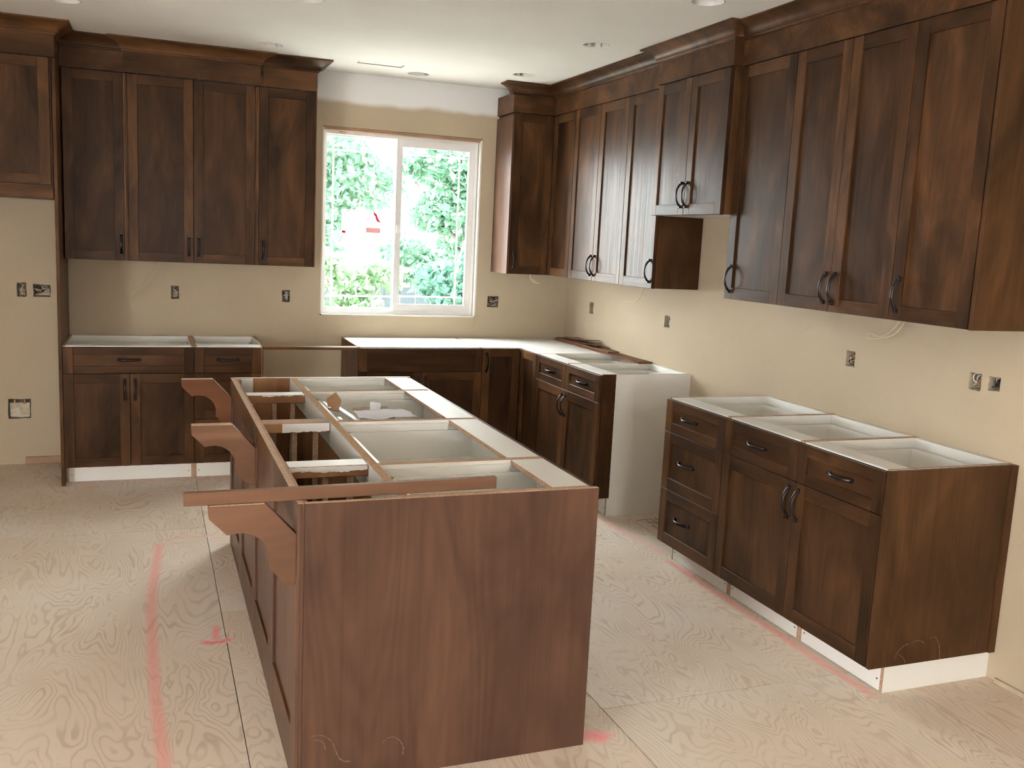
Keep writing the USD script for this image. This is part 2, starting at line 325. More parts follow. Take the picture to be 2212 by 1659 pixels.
for b, a in zip([0.0, -1.67, -4.11, -6.55, -8.99], [-1.67, -4.11, -6.55, -8.99, Y0]):
    obj('plywood_sheet', bx(X0, -6.505 - g, a + g, b - g, -0.018, 0.0), 'ply', fl)

OUT_B = [(-3.926, -3.872, 1.122, 1.214), (-3.832, -3.729, 1.124, 1.206), (-2.980, -2.926, 1.130, 1.220), (-2.231, -2.176, 1.126, 1.208), (-0.667, -0.575, 1.117, 1.203),
         (-4.000, -3.866, 0.312, 0.443)]
OUT_R = [(-0.443, -0.511, 1.122, 1.207), (-1.568, -1.636, 1.130, 1.207), (-3.297, -3.358, 1.120, 1.198), (-4.033, -4.092, 1.128, 1.196), (-4.127, -4.184, 1.140, 1.196)]
WX0, WX1, WZ0, WZ1 = -1.960, -0.760, 1.034, 2.384
def ragged(x0, x1, z0, z1, seed, a=0.0022):
    rr = random.Random(seed); P = []
    for (p, q) in (((x0, z0), (x1, z0)), ((x1, z0), (x1, z1)), ((x1, z1), (x0, z1)), ((x0, z1), (x0, z0))):
        for k in range(5):
            P.append((p[0] + (q[0] - p[0]) * k / 5 + rr.uniform(-a, a), p[1] + (q[1] - p[1]) * k / 5 + rr.uniform(-a, a)))
    return Polygon(P).buffer(0)
wb = sbox(X0, -0.0, 0.0, CEIL).difference(sbox(WX0, WZ0, WX1, WZ1))
for k, o in enumerate(OUT_B): wb = wb.difference(ragged(*o, 10 + k))
obj('wall_back', cat(ext_y(wb, 0.0, 0.07), ext_y(sbox(X0, 0.0, 0.0, CEIL).difference(sbox(WX0, WZ0, WX1, WZ1)), 0.07, 0.15)), 'wall_b', kind='structure', label='beige back wall with the sliding window and a white sprayed band at the ceiling')
wr = sbox(Y0, 0.0, 0.15, CEIL)
for k, o in enumerate(OUT_R): wr = wr.difference(ragged(o[1], o[0], o[2], o[3], 30 + k))
obj('wall_right', cat(ext_x(wr, 0.0, 0.07), ext_x(sbox(Y0, 0.0, 0.15, CEIL), 0.07, 0.15)), 'wall', kind='structure', label='beige wall behind the right-hand cabinet run')
wl = sbox(Y0, 0.0, 0.15, CEIL).difference(sbox(-8.9, 0.10, -6.7, 2.05))  # opening out of view, sized and set to light the island and floor
obj('wall_left', ext_x(wl, X0 - 0.15, X0), 'wall', kind='structure', label='beige wall left of the picture with an unseen opening placed to light the room')
wq = sbox(X0, 0.0, 0.15, CEIL).difference(sbox(-3.2, 0.8, -2.3, 1.95))  # opening out of view behind the camera, sized to light what faces it
obj('wall_rear', ext_y(wq, Y0 - 0.15, Y0), 'wall', kind='structure', label='beige wall behind the camera with an unseen opening placed to light the panels facing it')
LIGHTS = [(-3.514, -1.274), (-2.409, -0.70), (-1.346, -0.259), (-0.719, -0.684), (-0.730, -1.838), (-0.7205, -2.988), (-2.381, -2.006)]
cp = sbox(X0 - 0.15, Y0 - 0.15, 0.15, 0.15)
from shapely.geometry import Point
for k, (x, y) in enumerate(LIGHTS):
    rr = random.Random(50 + k); ring = [(x + (0.077 + rr.uniform(-0.0016, 0.0016)) * math.cos(a), y + (0.077 + rr.uniform(-0.0016, 0.0016)) * math.sin(a)) for a in np.linspace(0, 2 * math.pi, 40)[:-1]]
    cp = cp.difference(Polygon(ring).buffer(0))
VENT = (-1.815, -1.510, -0.525, -0.425)
cp = cp.difference(sbox(VENT[0], VENT[2], VENT[1], VENT[3]))
m = ext(cp, 0.12); m.apply_translation((0, 0, CEIL)); obj('ceiling', m, 'ceil', kind='structure', label='flat pale ceiling with bare recessed light cut-outs')
# recessed cans
def can_mesh(r0, r1, h):
    return trimesh.creation.revolve([(r0, 0.0), (r1, 0.0), (r1, h), (0.0, h), (0.0, h - 0.004), (r0, h - 0.004), (r0, 0.0)], sections=32)
where = ['above the fridge alcove, at the top edge', 'above the left wall cabinets', 'right in front of the window', 'by the corner cabinet crown', 'beside the right wall cabinets',
         'nearest the range hood cabinet, at the top edge', 'in the middle of the ceiling, barely in frame']
for k, (x, y) in enumerate(LIGHTS):
    t = thing('ceiling_light', 'bare white recessed light can ' + where[k], 'ceiling light', (x, y, CEIL), group=None)
    obj('can_housing', cat(can_mesh(0.0725, 0.0745, 0.11)), 'can', t, smooth=40)
    s = trimesh.creation.cylinder(0.024, 0.05, sections=20); s.apply_translation((0.012, 0.0, 0.078)); obj('lamp_socket', s, 'gyp', t, smooth=40)
    rr = random.Random(k)
    for q in range(3):
        a = rr.uniform(0, 6.28); c = np.array([math.cos(a), math.sin(a), 0]) * 0.062
        b = bx(-0.010, 0.010, -0.0015, 0.0015, 0.004, 0.030); b.apply_transform(trimesh.transformations.rotation_matrix(a + 0.6, (0, 0, 1))); b.apply_translation(c)
        obj('spring_clip', b, 'boxtan', t)
t = thing('ceiling_vent', 'rectangular masked air vent cut-out in the ceiling before the window', 'vent', ((VENT[0] + VENT[1]) / 2, (VENT[2] + VENT[3]) / 2, CEIL))
w, d = (VENT[1] - VENT[0]) / 2, (VENT[3] - VENT[2]) / 2
obj('duct_boot', cat(bx(-w + .001, -w + .002, -d + .001, d - .001, 0, .1), bx(w - .002, w - .001, -d + .001, d - .001, 0, .1), bx(-w + .001, w - .001, -d + .001, -d + .002, 0, .1), bx(-w + .001, w - .001, d - .002, d - .001, 0, .1), bx(-w, w, -d, d, .1, .102)), 'boxgrey', t)
obj('masking_sheet', bx(-w + 0.007, w - 0.004, -d + 0.006, d - 0.009, 0.003, 0.006), 'ceil', t)

# window
wn = thing('window_1', 'white vinyl sliding window with prairie grids', None, (WX0, 0, WZ0), kind='structure')
WW, WH = WX1 - WX0, WZ1 - WZ0
def ring(x0, x1, z0, z1, w, y0, y1, wt=None, wb_=None):
    p = sbox(x0, z0, x1, z1).difference(sbox(x0 + w, z0 + (wb_ or w), x1 - w, z1 - (wt or w))); return ext_y(p, y0, y1)
obj('frame', ring(0.011, WW - 0.016, 0.010, WH - 0.024, 0.024, 0.050, 0.130), 'vinyl', wn)
obj('fixed_sash', ring(0.034, 0.600, 0.034, WH - 0.047, 0.014, 0.092, 0.118, 0.016, 0.022), 'vinyl', wn)
obj('sliding_sash', ring(0.556, WW - 0.038, 0.034, WH - 0.048, 0.044, 0.056, 0.088, 0.052, 0.056), 'vinyl', wn)
obj('pane', bx(0.046, 0.588, 0.103, 0.107, 0.054, WH - 0.062), 'pane', wn)
obj('pane', bx(0.598, WW - 0.080, 0.070, 0.074, 0.088, WH - 0.098), 'pane', wn)
for (a, b, z0, z1, y) in [(0.093, 0.107, 0.072, WH - 0.09, 0.110), (1.043, 1.057, 0.086, WH - 0.104, 0.077)]:
    obj('muntin', bx(a, b, y, y + 0.006, z0, z1), 'vinyl', wn)
for (x0, x1, z, y) in [(0.060, 0.580, 0.138, 0.110), (0.060, 0.580, 1.196, 0.110), (0.598, 1.110, 0.146, 0.077), (0.598, 1.110, 1.200, 0.077)]:
    obj('muntin', bx(x0, x1, y + 0.0062, y + 0.012, z - 0.007, z + 0.007), 'vinyl', wn)
obj('header_shim', bx(0.0, WW, 0.010, 0.128, WH - 0.0235, WH - 0.001), 'lumber', wn)
obj('drywall_return', cat(bx(WW - 0.012, WW - 0.0005, 0.0005, 0.12, 0.0, WH - 0.013), bx(0.0005, 0.010, 0.0005, 0.12, 0.0, WH - 0.013), bx(0.0, WW, 0.0005, 0.12, 0.0005, 0.009)), 'gyp', wn)
obj('sash_lock', bx(0.566, 0.580, 0.046, 0.056, 0.62, 0.68, 0.002), 'vinyl', wn)
def sticker(name, label, x, z, parts):
    t = thing(name, label, 'sticker', (WX0 + x, 0.102, WZ0 + z))
    for nm, mesh, m in parts: obj(nm, mesh, m, t)
tri = Polygon([(0.0, 0.075), (0.012, 0.060), (0.024, 0.052), (0.036, 0.022), (0.058, -0.010), (0.030, -0.002), (0.018, 0.018), (0.016, 0.036), (0.004, 0.046)])
sticker('window_sticker', 'white paper label with pink border on the left window pane', 0.165, 0.590,
        [('label_sheet', bx(0, 0.175, -0.0004, 0.0, 0, 0.185), 'label'), ('border_line', bx(0.006, 0.168, -0.0010, -0.0006, 0.174, 0.178), 'pink'), ('red_mark', bx(0.005, 0.031, -0.0010, -0.0006, 0.012, 0.028), 'red')])
sticker('window_sticker', 'white energy label with torn red leaf shape, right one on the left pane', 0.343, 0.570,
        [('label_sheet', bx(0, 0.125, -0.0004, 0.0, 0, 0.205), 'label'), ('red_leaf', ext_y(affinity.translate(tri, 0.058, 0.128), -0.0012, -0.0006), 'red'),
         ('red_mark', cat(bx(0.014, 0.026, -0.0010, -0.0006, 0.140, 0.145), bx(0.014, 0.018, -0.0010, -0.0006, 0.128, 0.140), bx(0.022, 0.030, -0.0010, -0.0006, 0.126, 0.131)), 'red'),
         ('pink_band', bx(0.006, 0.112, -0.0010, -0.0006, 0.042, 0.078), 'pink')])

# scraps of trim at the foot of the walls
t = obj('trim_1', bx(-3.905, -3.640, -0.016, -0.001, 0.002, 0.050, 0.001), 'lumber', kind='structure', label='short bare pine strip at the foot of the alcove wall')
t = obj('trim_2', bx(-0.014, -0.002, -9.0, -4.34, 0.0, 0.018), 'wall', kind='structure', label='raw drywall edge along the foot of the right wall')

# ------------------------------------------------------------------ cabinets
def handle_mesh():
    """Arched pull along z, feet on the door at y = 0, bowing to -y."""
    n, L, D = 21, 0.128, 0.030; s = np.linspace(-1, 1, n)
    c = np.c_[np.zeros(n), -D * (1 - np.abs(s) ** 2.4) - 0.004, s * L / 2]
    w = 0.0072 + 0.0020 * np.abs(s) ** 2; th = 0.0048 + 0.0024 * np.abs(s) ** 3
    t = np.gradient(c, axis=0); t /= np.linalg.norm(t, axis=1, keepdims=True); V = []
    a = np.arange(10) / 10 * 2 * np.pi
    for i in range(n):
        nrm = np.cross(t[i], (1, 0, 0)); V.append(c[i] + np.cos(a)[:, None] * w[i] * np.array([1, 0, 0]) + np.sin(a)[:, None] * th[i] * nrm)
    V = np.vstack(V + [c[:1], c[-1:]]); F = []; k = 10
    for i in range(n - 1):
        for j in range(k):
            p, q, r_, u = i * k + j, i * k + (j + 1) % k, (i + 1) * k + (j + 1) % k, (i + 1) * k + j; F += [(p, q, r_), (p, r_, u)]
    for j in range(k): F += [(n * k, (j + 1) % k, j), (n * k + 1, (n - 1) * k + j, (n - 1) * k + (j + 1) % k)]
    m = trimesh.Trimesh(V, F, process=False); m.fix_normals()
    feet = [bx(-0.0072, 0.0072, -0.014, 0.0, z - 0.008, z + 0.008, 0.002) for z in (-L / 2, L / 2)]
    return cat(m, *feet)
HV = handle_mesh()
HH = HV.copy(); HH.apply_transform(trimesh.transformations.rotation_matrix(math.pi / 2, (0, 1, 0)))

def shaker(parent, name, x0, x1, z0, z1, yf, handle=None, fw=0.058, rw=None, tones=None, hz=None):
    """A five-piece front: recessed panel, two stiles, two rails, pull. yf is the face of the frame (front is -y)."""
    rw = rw or fw; rr = R; th = 0.020; rec = 0.009
    horizontal = (z1 - z0) < 0.22
    P = rr.choice([0, 0, 1, 2, 2]); pm = ('wh%d' if horizontal else 'wv%d') % P
    d = obj(name, bx(x0 + fw - 0.004, x1 - fw + 0.004, yf + rec, yf + th - 0.003, z0 + rw - 0.004, z1 - rw + 0.004), pm, parent)
    for a, b in ((x0, x0 + fw), (x1 - fw, x1)):
        obj('stile', bx(a, b, yf, yf + th, z0, z1, 0.0012), 'wv%d' % rr.choice([0, 1, 1, 2, 3]), d)
    for a, b in ((z0, z0 + rw), (z1 - rw, z1)):
        obj('rail', bx(x0 + fw, x1 - fw, yf + 0.0003, yf + th, a, b, 0.0012), 'wh%d' % rr.choice([0, 0, 1, 1, 2]), d)
    if handle:
        kind, hx, hz_ = handle
        hm = (HV if kind == 'v' else HH).copy(); hm.apply_translation((hx, yf + (rec if kind == 'h' and abs(hz_ - (z0 + z1) / 2) < (z1 - z0) / 2 - rw else 0.0), hz_))
        obj('handle', hm, 'handle', d, smooth=40)
    return d

def base_shell(t, w, D, rot, yb=0.0, top='open', left='mel', right='mel', kick=True, h=CT):
    """Frameless carcass from the wall (y = yb) to y = -D: sides with a toe notch, bottom, back, stretchers and toe board."""
    mx = 'mel_y' if rot else 'mel_x'
    side = Polygon([(yb, 0), (-D + 0.075, 0), (-D + 0.075, KT), (-D, KT), (-D, h), (yb, h)])
    th = 0.016
    fin = Polygon([(yb, KT), (-D, KT), (-D, h - 0.0008), (yb, h - 0.0008)])
    obj('side_panel', ext_x(side, 0.0045 if left == 'wood' else 0.0004, th), mx, t)
    obj('side_panel', ext_x(side, w - th, w - (0.0045 if right == 'wood' else 0.0004)), mx, t)
    if left == 'wood': obj('finished_side', ext_x(fin, 0.0004, 0.0044), 'veneer_warm', t)
    if right == 'wood': obj('finished_side', ext_x(fin, w - 0.0044, w - 0.0004), 'veneer_warm', t)
    obj('bottom_panel', bx(th, w - th, -D + 0.001, yb, KT + 0.001, KT + 0.017), 'white', t)
    obj('back_panel', bx(th, w - th, yb - 0.012, yb - 0.002, KT + 0.018, h - 0.0005), 'white', t)
    if top == 'open':
        obj('stretcher', bx(th, w - th, -D + 0.001, -D + 0.105, h - 0.016, h - 0.0004), 'white', t)
        obj('stretcher', bx(th, w - th, yb - 0.030, yb - 0.0125, h - 0.095, h - 0.0004), 'white', t)
    else:
        obj('top_sheet', bx(th, w - th, -D + 0.001, yb - 0.0125, h - 0.016, h - 0.0004), 'white', t)
    if kick:
        obj('toe_board', bx(th + .0005, w - th - .0005, -D + 0.0755, -D + 0.091, 0.002, KT), 'white', t)
        for sx in (th + 0.016, w - th - 0.016):
            s = trimesh.creation.cylinder(0.0035, 0.003, sections=10); s.apply_transform(trimesh.transformations.rotation_matrix(math.pi / 2, (1, 0, 0))); s.apply_translation((sx, -D + 0.0748, 0.045)); obj('screw', s, 'boxgrey', t)

def liner(x0, x1, z0, z1, y):  # dark ring behind a front: painted shade for the gap around it
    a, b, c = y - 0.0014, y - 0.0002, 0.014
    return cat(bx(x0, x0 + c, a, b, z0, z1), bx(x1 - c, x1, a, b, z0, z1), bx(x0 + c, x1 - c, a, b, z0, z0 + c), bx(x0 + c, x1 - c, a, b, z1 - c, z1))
GAP = 0.0017; ZD = 0.7045; ZT = CT - 0.006
def base_cab(label, loc, rot, w, fronts, cat_='cabinet', name='base_cabinet', D=0.605, **kw):
    t = thing(name, label, cat_, loc, rot)
    base_shell(t, w, D, rot, **kw)
    yf = -D - 0.0215
    obj('face_frame', cat(*[liner(f[1], f[2], f[3], f[4], -D) for f in fronts]), 'liner', t)  # shade of the door and drawer gaps as dark rings, no real frame
    for f in fronts:
        kind, x0, x1, z0, z1 = f[:5]; h = f[5] if len(f) > 5 else None
        d = shaker(t, kind, x0 + GAP, x1 - GAP, z0 + GAP, z1 - GAP, yf, h, rw=0.046 if (z1 - z0) < 0.22 else None)
        if kind == 'drawer' and z1 == ZT and kw.get('top') != 'solid':
            a, b, c, e, f_, g_ = 0.030, w - 0.030, -D + 0.022, -0.050, z0 + 0.020, 0.836
            obj('drawer_box', cat(bx(a, a + .012, c, e, f_, g_), bx(b - .012, b, c, e, f_, g_), bx(a, b, c, c + .012, f_, g_), bx(a, b, e - .012, e, f_, g_), bx(a, b, c, e, f_, f_ + .006)), 'white', d)
    return t
HZB = 0.605                                                       # pull height on base doors

# left run on the back wall
YO = -0.016                                                        # the back run stands a little off the wall
xL, xD, xM = -3.618, -2.857, -2.427
w = xD - xL
base_cab('dark wood base cabinet with one wide drawer over two doors beside the fridge alcove', (xL, YO, 0), 0, w,
         [('drawer', 0, w, ZD, ZT, ('h', w / 2 - 0.005, 0.791)), ('door', 0, w / 2, KT, ZD, ('v', w / 2 - 0.029, HZB)), ('door', w / 2, w, KT, ZD, ('v', w / 2 + 0.029, HZB))])
w = xM - xD
base_cab('dark wood three-drawer base cabinet left of the empty dishwasher gap', (xD, YO, 0), 0, w,
         [('drawer', 0, w - 0.012, ZD, ZT, ('h', w / 2 - 0.01, 0.791)), ('drawer', 0, w - 0.012, 0.405, ZD, ('h', w / 2 - 0.01, 0.555)), ('drawer', 0, w - 0.012, KT, 0.405, ('h', w / 2 - 0.01, 0.26))], right='wood')
t = obj('support_rail', bx(xM + 0.002, -1.802, -0.640, -0.560, CT - 0.018, CT - 0.001, 0.001), 'wh3'); tag(t, 'thin wooden rail bridging the empty dishwasher gap at counter height', 'rail')
xS = -1.800; w = -0.914 - xS
base_cab('dark wood sink base cabinet under the window with one long false drawer front', (xS, YO, 0), 0, w,
         [('drawer_front', 0.0, w, ZD, ZT), ('door', 0, w / 2, KT, ZD, ('v', w / 2 - 0.029, HZB)), ('door', w / 2, w, KT, ZD, ('v', w / 2 + 0.029, HZB))], top='solid', left='wood', name='sink_cabinet')
# corner base (L plan)
t = thing('corner_cabinet', 'dark wood L-shaped corner base cabinet with white top between sink and range runs', 'cabinet', (0, 0, 0))
yC, xC, yE, xW = YO - 0.605, -0.604, -0.945, -0.9135
Lp = Polygon([(xW, YO), (0 - .002, YO), (-.002, yE), (xC, yE), (xC, yC), (xW, yC)])
m = ext(Lp, 0.0155); m.apply_translation((0, 0, CT - 0.016)); obj('top_sheet', m, 'white', t)
m = ext(Lp, 0.016); m.apply_translation((0, 0, KT)); obj('bottom_panel', m, 'white', t)
obj('side_panel', bx(xW, xW + .016, yC, YO, KT + .016, CT - .0162), 'mel_x', t); obj('side_panel', bx(xC, -.002, yE, yE + .016, KT + .016, CT - .0162), 'mel_y', t)
obj('toe_board', bx(xW, xC + .075, yC + .0755, yC + .091, .002, KT), 'white', t); obj('toe_board', bx(xC + .0755, xC + .091, yE, yC + .075, .002, KT), 'white', t)
yf = yC - 0.0215
shaker(t, 'door', xW + GAP, xC - 0.024, KT + GAP, ZT, yf, ('v', xW + 0.030, 0.772))
tt = UsdGeom.Xform.Define(stage, str(t.GetPath()) + '/folding_leaf').GetPrim(); UsdGeom.Xformable(tt).AddRotateZOp().Set(-90.0)
# local (u, -v) of the leaf maps to world (-v, -u)
def leaf(parent, u0, u1, z0, z1, xface):
    P = 'wv2'; fw, rec, th = 0.058, 0.009, 0.020
    parts = [('leaf_panel', bx(u0 + fw - .004, u1 - fw + .004, xface + rec, xface + th - .003, z0 + fw - .004, z1 - fw + .004), 'wv2')]
    for a, b in ((u0, u0 + fw), (u1 - fw, u1)): parts.append(('stile', bx(a, b, xface, xface + th, z0, z1, .0012), 'wv1'))
    for a, b in ((z0, z0 + fw), (z1 - fw, z1)): parts.append(('rail', bx(u0 + fw, u1 - fw, xface + .0003, xface + th, a, b, .0012), 'wh3'))
    for n, mm, k in parts: obj(n, mm, k, parent)
leaf(tt, -(yC) + 0.024, -yE - GAP, KT + GAP, ZT, xC - 0.0215)

# right run, up to the range gap
y1, y2, y3 = -0.946, -1.440, -1.935
w = y1 - y2
base_cab('dark wood base cabinet with drawer over door, right after the corner', (0, y1, 0), -90, w,
         [('drawer', 0, w, ZD, ZT, ('h', w / 2, 0.791)), ('door', 0, w, KT, ZD, ('v', w - 0.029, HZB))], D=0.604)
w = y2 - y3
t = base_cab('dark wood base cabinet with bare white side facing the range gap', (0, y2, 0), -90, w,
         [('drawer', 0, w, ZD, ZT, ('h', w / 2, 0.791)), ('door', 0, w, KT, ZD, ('v', 0.029, HZB))], D=0.604)
obj('filler_strip', bx(w, w + 0.004, -0.604, -0.517, KT, CT), 'wv0', t, label='dark finished strip along the white side')
# right run, after the range gap
ys = [-2.722, -3.259, -3.792, -4.290]
w = ys[0] - ys[1]
base_cab('dark wood three-drawer base cabinet on the far side of the near right run', (0, ys[0], 0), -90, w,
         [('drawer', 0, w, ZD, ZT, ('h', w / 2 - 0.05, 0.791)), ('drawer', 0, w, 0.405, ZD, ('h', w / 2 - 0.05, 0.562)), ('drawer', 0, w, KT, 0.405, ('h', w / 2 - 0.05, 0.268))], D=0.604, left='wood')
w = ys[1] - ys[2]
base_cab('middle dark wood base cabinet of the near right run, drawer over door', (0, ys[1], 0), -90, w,
         [('drawer', 0, w, ZD, ZT, ('h', w / 2 - 0.02, 0.791)), ('door', 0, w, KT, ZD, ('v', w - 0.029, 0.612))], D=0.604)
w = ys[2] - ys[3]
t = base_cab('nearest dark wood base cabinet on the right with a finished wooden end', (0, ys[2], 0), -90, w,
         [('drawer', 0, w, ZD, ZT, ('h', w / 2 + 0.01, 0.791)), ('door', 0, w, KT, ZD, ('v', 0.029, 0.612))], D=0.604)
obj('end_panel', bx(w + .0005, w + 0.0185, -0.6235, -0.034, KT, CT - .001, 0.001), 'veneer_warm', t, label='brown veneered end panel with a scuffed lower corner')
ENDCAB, ENDW = t, w
obj('scribe_strip', bx(w + .0005, w + 0.0265, -0.033, -0.002, KT, CT - .001, 0.001), 'veneer_warm', t)

# wall cabinets
ZU, ZUT = 1.393, 2.554
def wall_cab(label, loc, rot, w, D, fronts, z0=ZU, z1=ZUT, mats=('wv1', 'wv1'), name='wall_cabinet', floor_m='wy', **kw):
    t = thing(name, label, 'cabinet', (loc[0], loc[1], z0), rot)
    H = z1 - z0 + 0.003
    obj('side_panel', bx(0.0006, 0.017, -D, -0.002, 0.002, H, 0.0008), mats[0], t); obj('side_panel', bx(w - 0.017, w - 0.0006, -D, -0.002, 0.002, H, 0.0008), mats[1], t)
    obj('bottom_panel', bx(0.017, w - 0.017, -D, -0.002, 0.002, 0.018), floor_m, t)
    obj('top_panel', bx(0.017, w - 0.017, -D, -0.002, H - 0.016, H), 'wy', t)
    obj('back_panel', bx(0.017, w - 0.017, -0.012, -0.002, 0.018, H - 0.016), 'white', t)
    yf = -D - 0.0215
    obj('face_frame', cat(*[liner(f[1], f[2], (f[3] if len(f) > 4 else 0.0), H, -D) for f in fronts]), 'liner', t)  # dark rings give the gaps between doors their shade
    for f in fronts:
        shaker(t, f[0], f[1] + GAP, f[2] - GAP, (f[3] if len(f) > 4 else 0.0) + GAP, z1 - z0, yf, f[-1])
    return t
DU = 0.320
xs = [-3.612, -3.251, -2.446, -2.058]
hz = 1.497 - ZU
w = xs[1] - xs[0]
t = wall_cab('narrow one-door dark wood wall cabinet beside the fridge alcove', (xs[0], 0), 0, w, DU, [('door', 0, w - 0.011, ('v', w - 0.032, hz))])
obj('filler_strip', bx(w - 0.011, w - 0.0005, -DU - 0.020, -DU, 0, ZUT - ZU), 'wv3', t)
w = xs[2] - xs[1]
t = wall_cab('wide two-door dark wood wall cabinet in the middle of the left row', (xs[1], 0), 0, w, DU,
         [('door', 0.011, w / 2 + 0.004, ('v', w / 2 - 0.027, hz)), ('door', w / 2 + 0.004, w - 0.011, ('v', w / 2 + 0.035, hz))])
for q in (0.0005, w - 0.0105): obj('filler_strip', bx(q, q + 0.010, -DU - 0.020, -DU, 0, ZUT - ZU), 'wv1', t)
w = xs[3] - xs[2]
t = wall_cab('narrow one-door dark wood wall cabinet just left of the window', (xs[2], 0), 0, w, DU, [('door', 0.011, w - 0.010, ('v', 0.042, hz))])
obj('filler_strip', bx(0.0005, 0.011, -DU - 0.020, -DU, 0, ZUT - ZU), 'wv3', t)
obj('filler_strip', bx(w - 0.0095, w - 0.0005, -DU - 0.020, -DU, 0, ZUT - ZU), 'wv3', t)
# fridge alcove
t = wall_cab('deep dark wood cabinet hung high over the empty fridge alcove', (-4.555, 0), 0, 0.914, 0.638,
             [('door', 0.0, 0.452, 0.077, None), ('door', 0.452, 0.904, 0.077, None)], z0=1.754, name='fridge_cabinet')
obj('bottom_rail', bx(0.0, 0.912, -0.658, -0.638, 0.0, 0.076), 'wh3', t)
t = obj('side_panel', bx(-3.6385, -3.6195, -0.640, -0.001, 0.0, 2.5565, 0.001), 'wv3'); tag(t, 'tall thin dark wood panel standing between fridge alcove and cabinets', 'panel')
# right of the window: corner, two-door, one-door
XU = -0.305
t = thing('corner_wall_cabinet', 'dark wood L-shaped corner wall cabinet right of the window', 'cabinet', (0, 0, ZU))
H = ZUT - ZU + 0.003
obj('side_panel', bx(-0.652, -0.635, -0.345, -0.002, 0.0, H - 0.02, 0.0008), 'veneer', t, label='lighter glossy finished side facing the window')
Lp = Polygon([(-0.634, -0.002), (-0.002, -0.002), (-0.002, -0.718), (XU, -0.718), (XU, -0.322), (-0.634, -0.322)])
for z in (0.002, H - 0.018):
    m = ext(Lp, 0.016); m.apply_translation((0, 0, z)); obj('shelf_panel', m, 'wy', t)
obj('side_panel', bx(XU, -.002, -0.720, -0.704, 0.018, H - .018), 'wv1', t)
shaker(t, 'door', -0.634 + GAP, XU - 0.022, GAP, ZUT - ZU, -0.3435, ('v', -0.606, hz))
tt = UsdGeom.Xform.Define(stage, str(t.GetPath()) + '/folding_leaf').GetPrim(); UsdGeom.Xformable(tt).AddRotateZOp().Set(-90.0)
leaf(tt, 0.346, 0.720 - GAP, GAP, ZUT - ZU, XU - 0.0215)
yw = [-0.722, -1.521, -1.944]
w = yw[0] - yw[1]
wall_cab('two-door dark wood wall cabinet right of the corner, doors reflecting the window', (0, yw[0]), -90, w, -XU,
         [('door', 0, w / 2, ('v', w / 2 - 0.029, hz)), ('door', w / 2, w, ('v', w / 2 + 0.029, hz))])
w = yw[1] - yw[2]
wall_cab('one-door dark wood wall cabinet between the two-door cabinet and range hood cabinet', (0, yw[1]), -90, w, -XU, [('door', 0, w, ('v', w - 0.035, hz))], mats=('wv1', 'wv0'))
# hood cabinet
w = 0.762
wall_cab('short deeper dark wood cabinet with two doors over the range gap', (0, -1.946), -90, w, 0.358,
         [('door', 0.022, w / 2 + 0.004, ('v', w / 2 - 0.025, 1.930 - 1.821)), ('door', w / 2 + 0.004, w - 0.012, ('v', w / 2 + 0.033, 1.930 - 1.821))], z0=1.821, name='hood_cabinet', floor_m='white')
# tall set on the right
yt = [-2.712, -3.158, -3.892, -4.300]
w = yt[0] - yt[1]
wall_cab('one-door dark wood wall cabinet right of the range gap', (0, yt[0]), -90, w, -XU, [('door', 0, w, ('v', 0.048, hz))])
w = yt[1] - yt[2]
wall_cab('large two-door dark wood wall cabinet above the near right counter', (0, yt[1]), -90, w, -XU,
         [('door', 0, w / 2, ('v', w / 2 - 0.028, hz)), ('door', w / 2, w, ('v', w / 2 + 0.030, hz))])
w = yt[2] - yt[3]
t = wall_cab('nearest dark wood wall cabinet at the right edge with finished end', (0, yt[2]), -90, w, -XU, [('door', 0, w - 0.006, ('v', 0.044, hz))])
obj('end_panel', bx(w, w + 0.018, -0.328, -0.002, 0.0, ZUT - ZU + .003, 0.001), 'veneer_warm', t)

# crown mouldings: frieze board below, cove above
CZ = CEIL - 0.0015
def cove(z0, z1, proj=0.088):
    P = [(0.0, z0), (0.006, z0), (0.010, z0 + 0.003), (0.010, z0 + 0.008), (0.012, z0 + 0.011), (0.016, z0 + 0.012)]
    E = math.radians(62)
    for a in np.linspace(0, E, 10):
        P.append((0.017 + (proj - 0.022) * (1 - math.cos(a)) / (1 - math.cos(E)), z0 + 0.013 + (z1 - z0 - 0.023) * math.sin(a) / math.sin(E)))
    P += [(proj, z1 - 0.0085), (proj, z1), (0.0, z1)]
    return P
def crown(t, path, frieze=None, m='wh0', ztop=CZ, z0=2.5575, zc=2.680):
    obj('frieze_board', sweep(frieze or path, [(-0.018, z0), (0.0, z0), (0.0, zc + 0.012), (-0.018, zc + 0.012)]), 'wh1', t)
    obj('crown', sweep(path, cove(zc, ztop)), m, t, smooth=35)
FY, XF = -0.345, -0.330
t = thing('crown_molding', 'deep dark crown molding over the fridge alcove cabinet', 'molding')
crown(t, [(-4.555, -0.660), (-3.6195, -0.660), (-3.6195, -0.4345)], m='wh3')
t = thing('crown_molding', 'stepped dark crown molding over the left wall cabinets, ending at the window', 'molding')
crown(t, [(-3.6185, FY), (-3.260, FY)], [(-3.6185, FY), (-3.2585, FY)])
crown(t, [(-3.258, FY + 0.002), (-3.258, FY - 0.035), (-2.430, FY - 0.035), (-2.430, FY + 0.002)], m='wh3', ztop=CZ - 0.0004)
crown(t, [(-2.428, FY), (-2.058, FY), (-2.058, -0.005)], [(-2.4295, FY), (-2.058, FY), (-2.058, -0.005)])
t = thing('crown_molding', 'stepped dark crown molding along the right wall cabinets, turning the corner', 'molding')
crown(t, [(-0.653, -0.295), (-0.653, FY), (XF, FY), (XF, -1.964)], [(-0.653, -0.006), (-0.653, FY), (XF, FY), (XF, -1.9675)])
